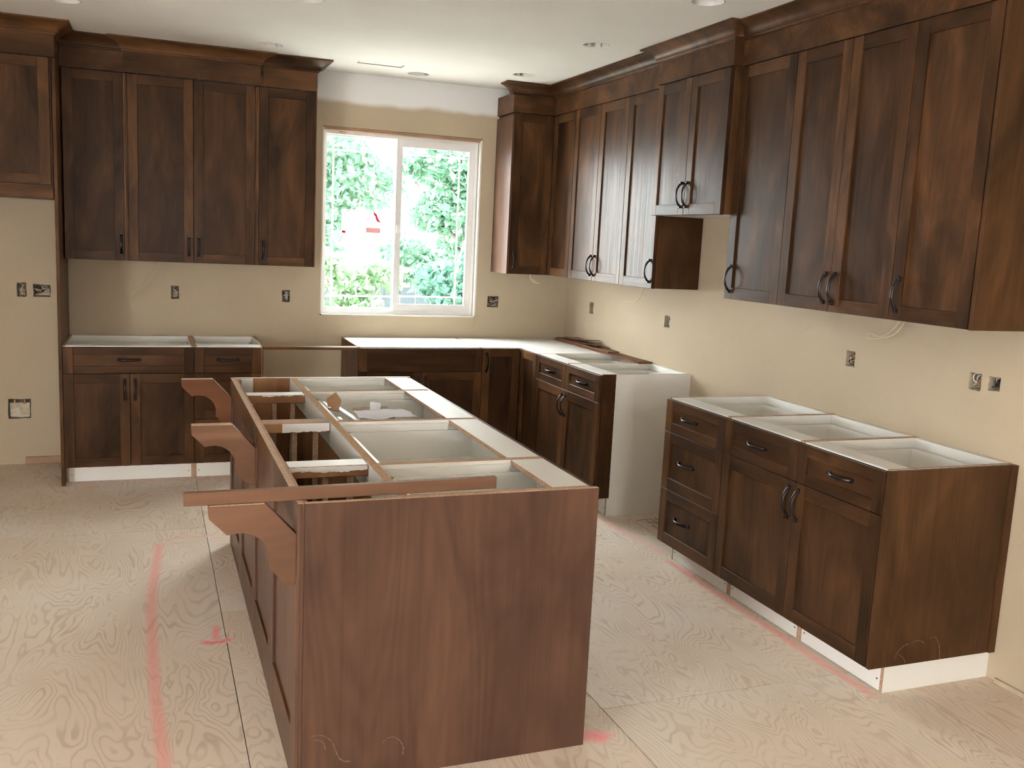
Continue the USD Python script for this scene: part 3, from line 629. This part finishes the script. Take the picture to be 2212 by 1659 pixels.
crown(t, [(XF + 0.002, -1.968), (-0.384, -1.968), (-0.384, -2.720), (XF + 0.002, -2.720)], m='wh1', ztop=CZ - 0.0004)
crown(t, [(XF, -2.724), (XF, -4.318), (-0.005, -4.318)], [(XF, -2.7205), (XF, -4.318), (-0.005, -4.318)])

# ------------------------------------------------------------------ island
XI0, XI1, YI0, YI1 = -2.737, -1.795, -4.310, -1.955
isl = thing('kitchen_island', 'long unfinished kitchen island with open top and dark wood end panel', 'kitchen island', (XI0, YI0, 0))
W_, L_ = XI1 - XI0, YI1 - YI0
obj('end_panel', bx(0.020, W_, 0.0, 0.019, 0.0, CT, 0.001), 'veneer', isl, label='large brown veneered end panel facing the camera')
obj('end_panel_edge', bx(0.021, W_ - 0.001, 0.0008, 0.0182, CT, CT + 0.0008), 'chip', isl)
obj('far_end_panel', bx(0.020, W_, L_ - 0.019, L_, 0.0, CT, 0.001), 'rawply', isl)
obj('panel_edge', bx(0.021, W_ - 0.001, L_ - 0.0182, L_ - 0.0008, CT, CT + 0.0008), 'white', isl)
# panelled back, facing the seating side
pan = [(0.100, 0.535), (0.680, 1.120), (1.250, 1.700), (1.830, 2.275)]
bk = obj('panelled_back', bx(0.009, 0.019, 0.0, L_, 0.0, CT, 0.0), 'veneer', isl, label='long side of four recessed shaker panels')
e = [0.0] + [v for p in pan for v in p] + [L_]
for k in range(0, len(e), 2):
    obj('stile', bx(0.0, 0.0092, e[k], e[k + 1], 0.0, CT, 0.001), 'veneer', bk)
for a, b in pan:
    obj('rail', bx(0.0003, 0.0092, a, b, 0.0, 0.160, 0.001), 'wy', bk); obj('rail', bx(0.0003, 0.0092, a, b, 0.790, CT, 0.001), 'wy', bk)
obj('back_edge', bx(0.001, 0.0195, 0.0005, L_ - 0.0005, CT, CT + 0.0008), 'chip', isl)
obj('back_edge', bx(0.0195, 0.030, 0.020, L_ - 0.020, CT - 0.02, CT + 0.0005), 'lumber', isl)
# four carcasses opening towards +x
yd = [0.0200, 0.4250, 1.1600, 1.9100, 2.3355]
xb = 0.312
for k in range(4):
    a, b = yd[k], yd[k + 1]; th = 0.016; x1 = W_ - 0.021
    c = obj('cabinet_box', bx(xb, xb + 0.014, a + 0.0005, b - 0.0005, KT, CT, 0), 'mel_x', isl)
    obj('partition', bx(xb + 0.014, x1, a + 0.0005, a + th, KT, CT), 'mel_y', c); obj('partition', bx(xb + 0.014, x1, b - th, b - 0.0005, KT, CT), 'mel_y', c)
    obj('bottom_panel', bx(xb + 0.014, x1, a + th, b - th, KT, KT + 0.016), 'white', c)
    obj('stretcher', bx(x1 - 0.125, x1 - 0.0005, a + th, b - th, CT - 0.016, CT - 0.0005), 'mel_z', c)
    obj('cleat', bx(xb + 0.0145, x1 - 0.13, b - th - 0.012, b - th - 0.0003, CT - 0.10, CT - 0.012), 'white', c)
    p_, q_, r_, u_, z0_, z1_ = xb + 0.05, x1 - 0.02, a + th + 0.014, b - th - 0.014, 0.715, 0.836
    obj('drawer_box', cat(bx(p_, q_, r_, r_ + .012, z0_, z1_), bx(p_, q_, u_ - .012, u_, z0_, z1_), bx(p_, p_ + .012, r_, u_, z0_, z1_), bx(q_ - .012, q_, r_, u_, z0_, z1_), bx(p_, q_, r_, u_, z0_, z0_ + .006)), 'white', c)
    obj('back_rail', bx(xb - 0.016, xb - 0.0005, a + 0.0005, b - 0.0005, CT - 0.10, CT), 'mel_x', c)
    obj('door', bx(x1 + 0.001, W_ - 0.0005, a + 0.002, b - 0.002, KT, ZD - 0.002, 0.001), 'wv0', c); obj('drawer', bx(x1 + 0.001, W_ - 0.0005, a + 0.002, b - 0.002, ZD + 0.002, CT - 0.004, 0.001), 'wv1', c)
obj('toe_board', bx(W_ - 0.105, W_ - 0.09, 0.0205, L_ - 0.0205, 0.002, KT - 0.001), 'white', isl)
# raw backs, posts and flat studs in the seating side bay
bo = obj('back_board', bx(xb - 0.006, xb - 0.0003, 0.022, L_ - 0.022, 0.02, CT - 0.101), 'rawply', isl)
def torn_stud(y, seed, x0, x1, depth):
    s = obj('stud', bx(0.0305, xb - 0.0165, y, y + 0.089, CT - 0.040, CT - 0.002, 0.002), 'rawply', isl, label='flat stud bridging the bay, with torn white paper')
    rr = random.Random(seed); n = 40; xs_ = np.linspace(x0, x1, n); z = CT - 0.002 - depth; low = []
    for q in range(n):
        z += rr.uniform(-0.0022, 0.0022) + 0.25 * (CT - 0.002 - depth - z); low.append(max(z, CT - 0.0395))
    pg = Polygon([(x, v) for x, v in zip(xs_, low)] + [(xs_[-1], CT - 0.003), (xs_[0], CT - 0.003)]).buffer(0)
    obj('torn_paper', ext_y(pg, y - 0.0008, y - 0.0001), 'can', s); obj('torn_paper', bx(0.034, xb - 0.020, y + 0.003, y + 0.085, CT - 0.0019, CT - 0.0012), 'lumber' if seed == 4 else 'can', s)
for q, (y, x0, x1, dp) in enumerate(((-2.495, 0.10, xb - 0.02, 0.004), (-3.160, 0.105, xb - 0.02, 0.036), (-3.880, 0.034, xb - 0.02, 0.019))):
    torn_stud(y - YI0, q + 3, x0, x1, dp)
for y in (-2.47, -3.13, -3.85):
    for dx in (0.150, 0.235):
        obj('post', bx(dx, dx + 0.020, y - YI0 + 0.012, y - YI0 + 0.030, 0.004, CT - 0.042), 'mel_x', isl)
obj('white_board', bx(0.032, 0.110, L_ - 0.026, L_ - 0.0195, 0.02, CT - 0.002), 'white', isl)
obj('corner_block', bx(0.031, 0.050, L_ - 0.060, L_ - 0.028, CT - 0.07, CT - 0.004), 'lumber', isl)

# dusty scuffs on the two end panels
M['dust'] = plain('grey_dust', (0.165, 0.120, 0.090), 0.8, 0.1)
for pts in ([(0.045, 0, 0.165), (0.086, 0, 0.163), (0.112, 0, 0.135), (0.134, 0, 0.083), (0.165, 0, 0.070)], [(0.262, 0, 0.112), (0.294, 0, 0.128), (0.322, 0, 0.105), (0.326, 0, 0.066)], [(0.055, 0, 0.155), (0.075, 0, 0.15), (0.09, 0, 0.12)]):
    m = tube(spline(pts, 24), np.linspace(0.0008, 0.0022, 24) * np.abs(np.sin(np.arange(24) * 0.9 + 0.4)) + 0.0003, 6); m.vertices[:, 1] = -0.0003 + 0.3 * m.vertices[:, 1]; obj('scuff', m, 'dust', isl)

for pts in ([(0, -0.505, 0.140), (0, -0.478, 0.183), (0, -0.445, 0.198)], [(0, -0.430, 0.197), (0, -0.400, 0.205), (0, -0.365, 0.190)], [(0, -0.340, 0.206), (0, -0.322, 0.212), (0, -0.290, 0.175), (0, -0.278, 0.115)], [(0, -0.49, 0.16), (0, -0.46, 0.14), (0, -0.45, 0.12)]):
    m = tube(spline(pts, 24), np.linspace(0.0006, 0.0020, 24) * np.abs(np.sin(np.arange(24) * 0.8 + 0.7)) + 0.0003, 6); m.vertices[:, 0] = ENDW + 0.0187 + 0.3 * m.vertices[:, 0]; obj('scuff', m, 'dust', ENDCAB)
# corbels
def corbel(label, yc, m, th=0.045):
    P = [(-0.2385, 0.0), (-0.086, 0.0), (0.0, -0.094), (0.0, -0.243), (-0.027, -0.243), (-0.0735, -0.190)]
    arc = [(-0.0730, -0.165), (-0.0765, -0.142), (-0.0845, -0.122), (-0.097, -0.105), (-0.113, -0.092), (-0.131, -0.084), (-0.150, -0.080), (-0.168, -0.0805), (-0.1885, -0.0845)]
    P += arc + [(-0.2365, -0.036)]
    m_ = ext_y(Polygon(P), 0.0, th)
    t = thing('corbel', label, 'bracket', (XI0 - 0.0005, yc, CT))
    obj('bracket_body', m_, m, t)
    obj('top_cap', bx(-0.2365, -0.088, 0.002, th - 0.002, 0.0, 0.0012), 'chip', t)
corbel('near scrolled brown wood bracket on the island side, under the loose strip', -4.290, 'corbel')
corbel('middle scrolled brown wood bracket on the island side', -3.170, 'corbel')
corbel('far scrolled reddish wood bracket on the island side', -2.010, 'corbel_dark')
# loose strip over the near end
t = thing('wood_strip', 'long loose brown wood strip lying across the near end of the island', 'board', (-3.039, -4.282, CT + 0.0022), 1.2)
obj('strip', bx(0.0, 0.913, 0.0, 0.019, 0.0, 0.037, 0.001), 'corbel', t)

# scraps inside the second island box
yb1, yb2 = -3.150, -2.400
def slab(name, label, cat_, pts, th, m, base, rot):
    t = thing(name, label, cat_, base)
    mm = ext(Polygon(pts), th); 
    for ax, an in rot: mm.apply_transform(trimesh.transformations.rotation_matrix(an, ax))
    obj('sheet', mm, m, t); return t
slab('cardboard_piece', 'flat brown cardboard sheet lying in the island box beside the paper', 'cardboard', [(0, 0), (0.150, 0.0), (0.172, 0.25), (0.012, 0.23), (0.004, 0.20)], 0.004, 'card', (-2.272, -2.955, 0.8435), [((1, 0, 0), 0.02)])
slab('cardboard_piece', 'small torn brown cardboard flap leaning on the island divider', 'cardboard', [(0, 0), (0.046, -0.010), (0.054, 0.045), (0.026, 0.084), (-0.010, 0.050)], 0.004, 'card', (-2.394, -2.835, 0.868), [((1, 0, 0), 0.95), ((0, 0, 1), -0.35)])
slab('melamine_offcut', 'narrow white offcut strip slanting inside the island box', 'offcut', [(0, 0), (0.022, 0), (0.022, 0.33), (0, 0.33)], 0.010, 'white', (-2.312, -3.060, 0.8470), [((1, 0, 0), 0.03), ((0, 0, 1), 0.13)])
slab('melamine_offcut', 'short white strip lying on the island divider top', 'offcut', [(0, 0), (0.012, 0), (0.012, 0.16), (0, 0.16)], 0.003, 'white', (-2.396, -2.860, CT + 0.001), [])
slab('melamine_offcut', 'tiny white chip on the island divider top near the cross joint', 'offcut', [(0, 0), (0.014, 0), (0.014, 0.055), (0, 0.055)], 0.003, 'white', (-2.398, -3.125, CT + 0.001), [])
# crumpled paper
def crumple(nx, ny, w, d, amp, seed):
    xs_, ys_ = np.meshgrid(np.linspace(0, w, nx), np.linspace(0, d, ny), indexing='ij')
    z = amp * (meshkit.fbm(np.stack([xs_ * 14, ys_ * 14, np.full_like(xs_, seed)], -1), 3, seed) - 0.5)
    V = np.c_[xs_.ravel(), ys_.ravel(), z.ravel()]; F = []
    for i in range(nx - 1):
        for j in range(ny - 1):
            a = i * ny + j; F += [(a, a + ny, a + ny + 1), (a, a + ny + 1, a + 1)]
    F = np.array(F); n = len(V)
    top = V + (0, 0, 0.0006)
    m = trimesh.Trimesh(np.vstack([V, top]), np.vstack([F[:, ::-1], F + n]), process=False); return m
t = thing('paper_sheet', 'crumpled white paper sheet on the cardboard in the island box', 'paper', (-2.300, -3.060, 0.8520))
m = crumple(22, 14, 0.25, 0.14, 0.022, 5); m.vertices[:, 2] += 0.016 + 0.10 * (m.vertices[:, 1]) * (1 - m.vertices[:, 0] / 0.27) ; obj('sheet', m, 'paper', t, smooth=True)
m = crumple(8, 8, 0.05, 0.05, 0.02, 9); m.apply_transform(trimesh.transformations.rotation_matrix(1.2, (1, 0.2, 0))); m.apply_translation((0.075, 0.15, 0.012)); obj('torn_corner', m, 'paper', t, smooth=True)

# boards along the right wall on the counter
t = thing('board', 'long brown board lying along the wall on the corner counter', 'board', (-0.120, -1.485, CT + 0.001))
obj('plank', bx(0, 0.100, 0, 1.405, 0, 0.012, 0.001), 'corbel_dark', t)
t = thing('board', 'second narrower brown board lying on the long board by the corner', 'board', (-0.112, -1.02, CT + 0.0135))
obj('plank', bx(0, 0.085, 0, 0.92, 0, 0.010, 0.001), 'corbel', t)
def curled(w, d, lift, seed):
    m = crumple(14, 18, w, d, 0.006, seed); y = m.vertices[:, 1] / d; m.vertices[:, 2] += lift * (1 - y) ** 4 + 0.004; return m
t = thing('cardboard_piece', 'curled brown cardboard on top of the stacked boards in the corner', 'cardboard', (-0.118, -0.69, CT + 0.040)); obj('sheet', curled(0.105, 0.42, 0.022, 3), 'card', t, smooth=True)
t = thing('cardboard_piece', 'lower pinkish cardboard strip between the boards and the curled cardboard', 'cardboard', (-0.115, -0.80, CT + 0.0265)); obj('sheet', curled(0.100, 0.50, 0.010, 6), 'card', t, smooth=True)

# ------------------------------------------------------------------ wires and boxes in the walls
def cable(label, pts, r=0.0035, loop=None):
    t = thing('cable', label, 'cable', (0, 0, 0)); obj('sheath', tube(spline(pts, 30), r, 8), 'cable', t, smooth=True)
    if loop is not None: obj('sheath', tube(spline(loop, 30), r, 8), 'cable', t, smooth=True)
cable('cream cable hanging from under the wide left wall cabinet', [(-3.050, -0.07, 1.40), (-3.075, -0.072, 1.33), (-3.12, -0.075, 1.265), (-3.18, -0.085, 1.20), (-3.235, -0.10, 1.155)])
cable('short cream cable end under the corner wall cabinet', [(-0.395, -0.20, 1.40), (-0.392, -0.20, 1.355), (-0.378, -0.205, 1.338), (-0.325, -0.21, 1.326)], loop=[(-0.388, -0.20, 1.352), (-0.370, -0.22, 1.348), (-0.335, -0.22, 1.330)])
cable('thin cream cable looping under the one-door cabinet before the range gap', [(-0.10, -1.455, 1.40), (-0.10, -1.43, 1.34), (-0.10, -1.36, 1.278), (-0.10, -1.25, 1.268), (-0.10, -1.165, 1.264)], 0.0025)
cable('looped cream cable under the large near wall cabinet', [(-0.10, -3.735, 1.40), (-0.10, -3.712, 1.362), (-0.10, -3.665, 1.316), (-0.10, -3.60, 1.296), (-0.10, -3.545, 1.300), (-0.10, -3.530, 1.288), (-0.10, -3.552, 1.280), (-0.10, -3.61, 1.285), (-0.10, -3.68, 1.305), (-0.10, -3.735, 1.35), (-0.10, -3.760, 1.40)], 0.0032)
def outlet(label, w, h, loc, rot, seed, film=False, shell='boxgrey'):
    """Open electrical box let into the wall: local x across, front face at y = 0, box behind (+y)."""
    t = thing('electrical_box', label, 'electrical box', loc, rot); rr = random.Random(seed); d = 0.055; e = 0.002; q = 0.0005
    w -= 0.006; h -= 0.006; a, b = -w / 2, w / 2; c, f = -h / 2, h / 2
    obj('box_shell', cat(bx(a, b, d, d + e, c, f), bx(a, a + e, 0.004, d, c, f), bx(b - e, b, 0.004, d, c, f), bx(a, b, 0.004, d, c, c + e), bx(a, b, 0.004, d, f - e, f)), shell, t)
    if film:
        m = crumple(30, 30, w - 0.01, h - 0.03, 0.045, seed); m.apply_transform(trimesh.transformations.rotation_matrix(math.pi / 2, (1, 0, 0))); m.apply_translation((a + 0.005, 0.022, c + 0.004)); obj('crumpled_film', m, 'film', t)
        for s in (-0.03, 0.03):
            v = trimesh.creation.cylinder(0.008, 0.03, sections=12); v.apply_translation((s, 0.03, f - 0.018)); obj('valve', v, 'wire_copper', t, smooth=40)
        return
    n = 4 if w < 0.07 else 7
    m = crumple(12, 16, w - 0.012, h * 0.5, 0.03, seed + 5); m.apply_transform(trimesh.transformations.rotation_matrix(math.pi / 2, (1, 0, 0))); m.apply_translation((a + 0.006, 0.040, c + 0.004)); obj('paper_scrap', m, 'film', t)
    for k in range(n):
        x = a + 0.008 + (w - 0.016) * rr.random(); z = f - 0.006
        pts = [(x, 0.045, z)]
        for j in range(4):
            pts.append((min(b - .006, max(a + .006, x + rr.uniform(-0.4, 0.4) * w)), rr.uniform(0.008, 0.034), f - 0.012 - (h - 0.022) * (j + 1) / 4.2 + rr.uniform(-.006, .006)))
        obj('wire', tube(spline(pts, 18), 0.0036 if k % 3 else 0.0026, 6), ['wire_white', 'wire_white', 'wire_copper', 'wire_black'][rr.randrange(4)], t, smooth=True)
lab = ['small open electrical box with wires on the alcove wall, left of the square one', 'wide open electrical box crammed with wires on the alcove wall', 'open electrical box on the wall between left wall and base cabinets',
       'open electrical box on the wall just left of the window', 'square open electrical box on the wall right of the window', 'large low water supply box stuffed with crumpled film in the fridge alcove']
for k, (x0, x1, z0, z1) in enumerate(OUT_B):
    outlet(lab[k], x1 - x0, z1 - z0, ((x0 + x1) / 2, 0, (z0 + z1) / 2), 0, 70 + k, film=(k == 5))
lab = ['open electrical box on the right wall nearest the corner', 'open electrical box on the right wall above the white cabinet side', 'open electrical box on the right wall above the near counter, standing alone',
       'left box of the pair of open electrical boxes near the right edge', 'right box of the pair of open electrical boxes near the right edge']
for k, (ya, yb_, z0, z1) in enumerate(OUT_R):
    outlet(lab[k], ya - yb_, z1 - z0, (0, (ya + yb_) / 2, (z0 + z1) / 2), -90, 90 + k, shell='boxtan')

# ------------------------------------------------------------------ marks and crumbs on the floor
def paint(label, pts, width, m, z=0.0006):
    """A sprayed line on the floor: a ribbon whose edge fades out."""
    p = np.asarray(pts, float); n = max(12, int(np.sum(np.linalg.norm(np.diff(p, axis=0), axis=1)) / 0.03)); s = spline(p, n) if len(p) > 2 else np.linspace(p[0], p[1], n)
    t = np.gradient(s, axis=0); t /= np.linalg.norm(t, axis=1, keepdims=True); nr = np.c_[-t[:, 1], t[:, 0]]
    c = np.linspace(-1, 1, 9); V, fade = [], []
    for i in range(n):
        e = min(1, min(i, n - 1 - i) / 2.0 )
        for q in c:
            V.append((*(s[i] + nr[i] * q * width), z)); fade.append(e * max(0.0, (1 - q * q)) ** 1.3)
    F = []
    for i in range(n - 1):
        for j in range(8):
            a = i * 9 + j; F += [(a, a + 1, a + 10), (a, a + 10, a + 9)]
    o = obj('paint_mark', (np.array(V), np.array(F)), m); tag(o, label, 'paint mark')
    UsdGeom.PrimvarsAPI(o).CreatePrimvar('fade', Sdf.ValueTypeNames.FloatArray, 'vertex').Set(Vt.FloatArray(fade))
paint('long pink spray line on the floor left of the island', [(-3.083, -1.86), (-3.100, -2.2), (-3.121, -2.6), (-3.124, -3.1), (-3.115, -3.55), (-3.100, -3.9), (-3.085, -4.4)], 0.031, 'spray')
paint('faint pink spray line crossing to the island at its far end', [(-3.09, -1.835), (-2.92, -1.825), (-2.75, -1.815)], 0.030, 'spray_faint')
paint('curved bright red-pink paint dash on the floor beside the island', [(-2.948, -3.165), (-2.90, -3.195), (-2.855, -3.190), (-2.815, -3.170)], 0.022, 'spray_red')
paint('short bright red-pink paint stem above the curved dash', [(-2.876, -3.02), (-2.877, -3.07), (-2.884, -3.15), (-2.886, -3.19)], 0.020, 'spray_red_soft', 0.0009)
paint('red-pink paint blotch at the near right foot of the island', [(-1.80, -4.235), (-1.765, -4.255), (-1.72, -4.28), (-1.69, -4.31)], 0.055, 'spray_red_soft')
paint('pink chalky line along the toe boards of the near right cabinets', [(-0.565, -2.72), (-0.572, -3.3), (-0.580, -3.9), (-0.575, -4.33)], 0.030, 'spray')
paint('faint pink line in front of the left base cabinets', [(-3.60, -0.585), (-3.2, -0.60), (-2.6, -0.60)], 0.035, 'spray_faint')
paint('small pink spot on the floor in front of the left base cabinet', [(-3.51, -0.69), (-3.475, -0.70), (-3.44, -0.69)], 0.045, 'spray')
paint('faint pink line in the range gap floor', [(-0.60, -2.0), (-0.56, -2.3), (-0.54, -2.68)], 0.045, 'spray_faint')
rr = random.Random(3)
t = thing('wood_shavings', 'pale wood shavings on the floor in the range gap', 'shavings', (-0.33, -2.12, 0), kind=None)
for k in range(5):
    a0 = rr.uniform(0, 6.28); pts = [(0.05 * rr.uniform(-1, 1), 0.05 * rr.uniform(-1, 1), 0.004)]
    for j in range(4): pts.append((pts[-1][0] + 0.03 * math.cos(a0 + j * 0.7), pts[-1][1] + 0.03 * math.sin(a0 + j * 0.7), 0.004 + 0.005 * (j % 2)))
    obj('shaving', tube(spline(pts, 14), 0.003, 5, 0.4), 'lumber', t)

# ------------------------------------------------------------------ outside
o = obj('gravel_yard', bx(-14, 18, 0.4, 40, -0.75, -0.60), 'grass', kind='structure', label='pale ground outside the window, toned to bounce neutral light indoors')  # made pale so that its bounce keeps the ceiling bright and neutral
def leaf_mesh(s):
    return trimesh.Trimesh([(0, 0, 0), (0.32 * s, 0.42 * s, 0.10 * s), (0, 1.0 * s, 0.0), (-0.32 * s, 0.42 * s, 0.10 * s), (0, 0.5 * s, 0.0)],
                           [(0, 1, 4), (1, 2, 4), (2, 3, 4), (3, 0, 4)], process=False)
def tree(name, label, cat_, x, y, h, blobs, n, m, s, seed, trunk=0.08):
    t = thing(name, label, cat_, (x, y, -0.60)); rng = np.random.default_rng(seed)
    stem = spline([(0, 0, 0), (0.05, 0.03, h * 0.3), (-0.06, 0.0, h * 0.6), (0.03, 0.05, h * 0.92)], 14)
    bough = [tube(stem, np.linspace(trunk, trunk * 0.35, 14), 8)]
    for (bx_, by_, bz_, br) in blobs:
        k = stem[int(np.clip(bz_ / h * 13 - 3, 1, 12))]
        bough.append(tube(spline([k, (k + np.array([bx_, by_, bz_ + .0])) / 2 + (0, 0, -0.1), (bx_, by_, bz_)], 8), np.linspace(trunk * 0.4, 0.012, 8), 6))
    obj('trunk', cat(*bough), 'bark', t, smooth=True)
    tot = sum(b[3] ** 2 for b in blobs); P = []
    for (bx_, by_, bz_, br) in blobs:
        k = int(n * br ** 2 / tot); v = rng.normal(size=(k, 3)); v /= np.linalg.norm(v, axis=1, keepdims=True)
        P.append(np.array([bx_, by_, bz_]) + v * br * (rng.random((k, 1)) ** 0.33) * (1, 1, 0.72))
    P = np.vstack(P); q = rng.normal(size=(len(P), 4)); q /= np.linalg.norm(q, axis=1, keepdims=True)
    pi = UsdGeom.PointInstancer.Define(stage, str(t.GetPath()) + '/foliage')
    lm = usdkit.mesh(stage, str(t.GetPath()) + '/foliage/leaf', leaf_mesh(s), M[m])
    pi.CreatePrototypesRel().AddTarget(lm.GetPath())
    pi.CreatePositionsAttr(Vt.Vec3fArray.FromNumpy(P.astype(np.float32))); pi.CreateProtoIndicesAttr(Vt.IntArray.FromNumpy(np.zeros(len(P), np.int32)))
    pi.CreateOrientationsAttr(Vt.QuathArray([Gf.Quath(float(a), float(b), float(c), float(d)) for a, b, c, d in q]))
    sc = rng.uniform(0.7, 1.3, len(P)); pi.CreateScalesAttr(Vt.Vec3fArray.FromNumpy(np.repeat(sc[:, None], 3, 1).astype(np.float32)))
    tag(pi, kind='stuff')
tree('tree', 'pale leafy tree outside, seen through the left window pane', 'tree', -1.2, 5.2, 4.2, [(0.1, 0, 2.6, 0.55), (0.7, 0.1, 2.9, 0.55), (-0.5, 0.1, 3.0, 0.6), (0.2, 0, 3.4, 0.6), (0.0, 0, 2.0, 0.4), (-0.4, 0, 2.2, 0.45)], 3600, 'leaf', 0.13, 1)
tree('tree', 'leafy tree outside, filling the top of the right window pane', 'tree', 1.3, 6.2, 4.6, [(0.0, 0, 3.1, 0.5), (-0.2, 0.3, 4.1, 0.5), (-0.45, 0, 3.3, 0.5), (0.4, 0.2, 3.0, 0.6), (-0.25, 0, 2.55, 0.4), (0.5, 0.2, 3.7, 0.5), (-0.7, 0.1, 3.9, 0.4), (-0.6, 0, 2.6, 0.42), (-0.15, 0.1, 2.05, 0.4), (-1.0, 0.1, 3.2, 0.3)], 5600, 'leaf', 0.13, 2)
tree('shrub', 'dense broad-leaved shrub outside, behind the lower right pane', 'shrub', 0.55, 4.4, 2.4, [(0.0, 0, 1.25, 0.45), (0.4, 0, 1.5, 0.5), (-0.25, 0.1, 1.7, 0.35), (0.35, 0, 1.95, 0.4), (0.05, 0.1, 0.8, 0.4), (-0.35, 0, 1.05, 0.3)], 3000, 'leaf2', 0.12, 3, 0.04)
tree('shrub', 'low yellow-green shrub outside, bottom of the left pane', 'shrub', -0.95, 4.2, 2.2, [(0.05, 0, 1.62, 0.28), (0.45, 0, 1.75, 0.26), (-0.25, 0, 1.85, 0.24), (0.2, 0, 1.35, 0.28), (-0.2, 0, 1.25, 0.26)], 1200, 'leaf3', 0.11, 4, 0.03)
tree('shrub', 'far yellow-green bush outside, middle of the right pane', 'shrub', 0.6, 7.5, 2.6, [(0.0, 0, 1.9, 0.5), (0.5, 0, 1.7, 0.5), (-0.4, 0, 1.5, 0.4)], 1500, 'leaf', 0.13, 5, 0.04)
t = thing('garden_fence', 'low weathered grey fence outside along the window bottom', 'fence', (-2.0, 6.9, -0.60))
for k in range(18):
    obj('board', bx(k * 0.24, k * 0.24 + 0.225, 0, 0.02, 0.05, 1.46 + 0.01 * (k % 3)), 'deck', t)
obj('fence_rail', bx(-0.05, 4.4, 0.02, 0.06, 0.75, 0.84), 'deck', t)
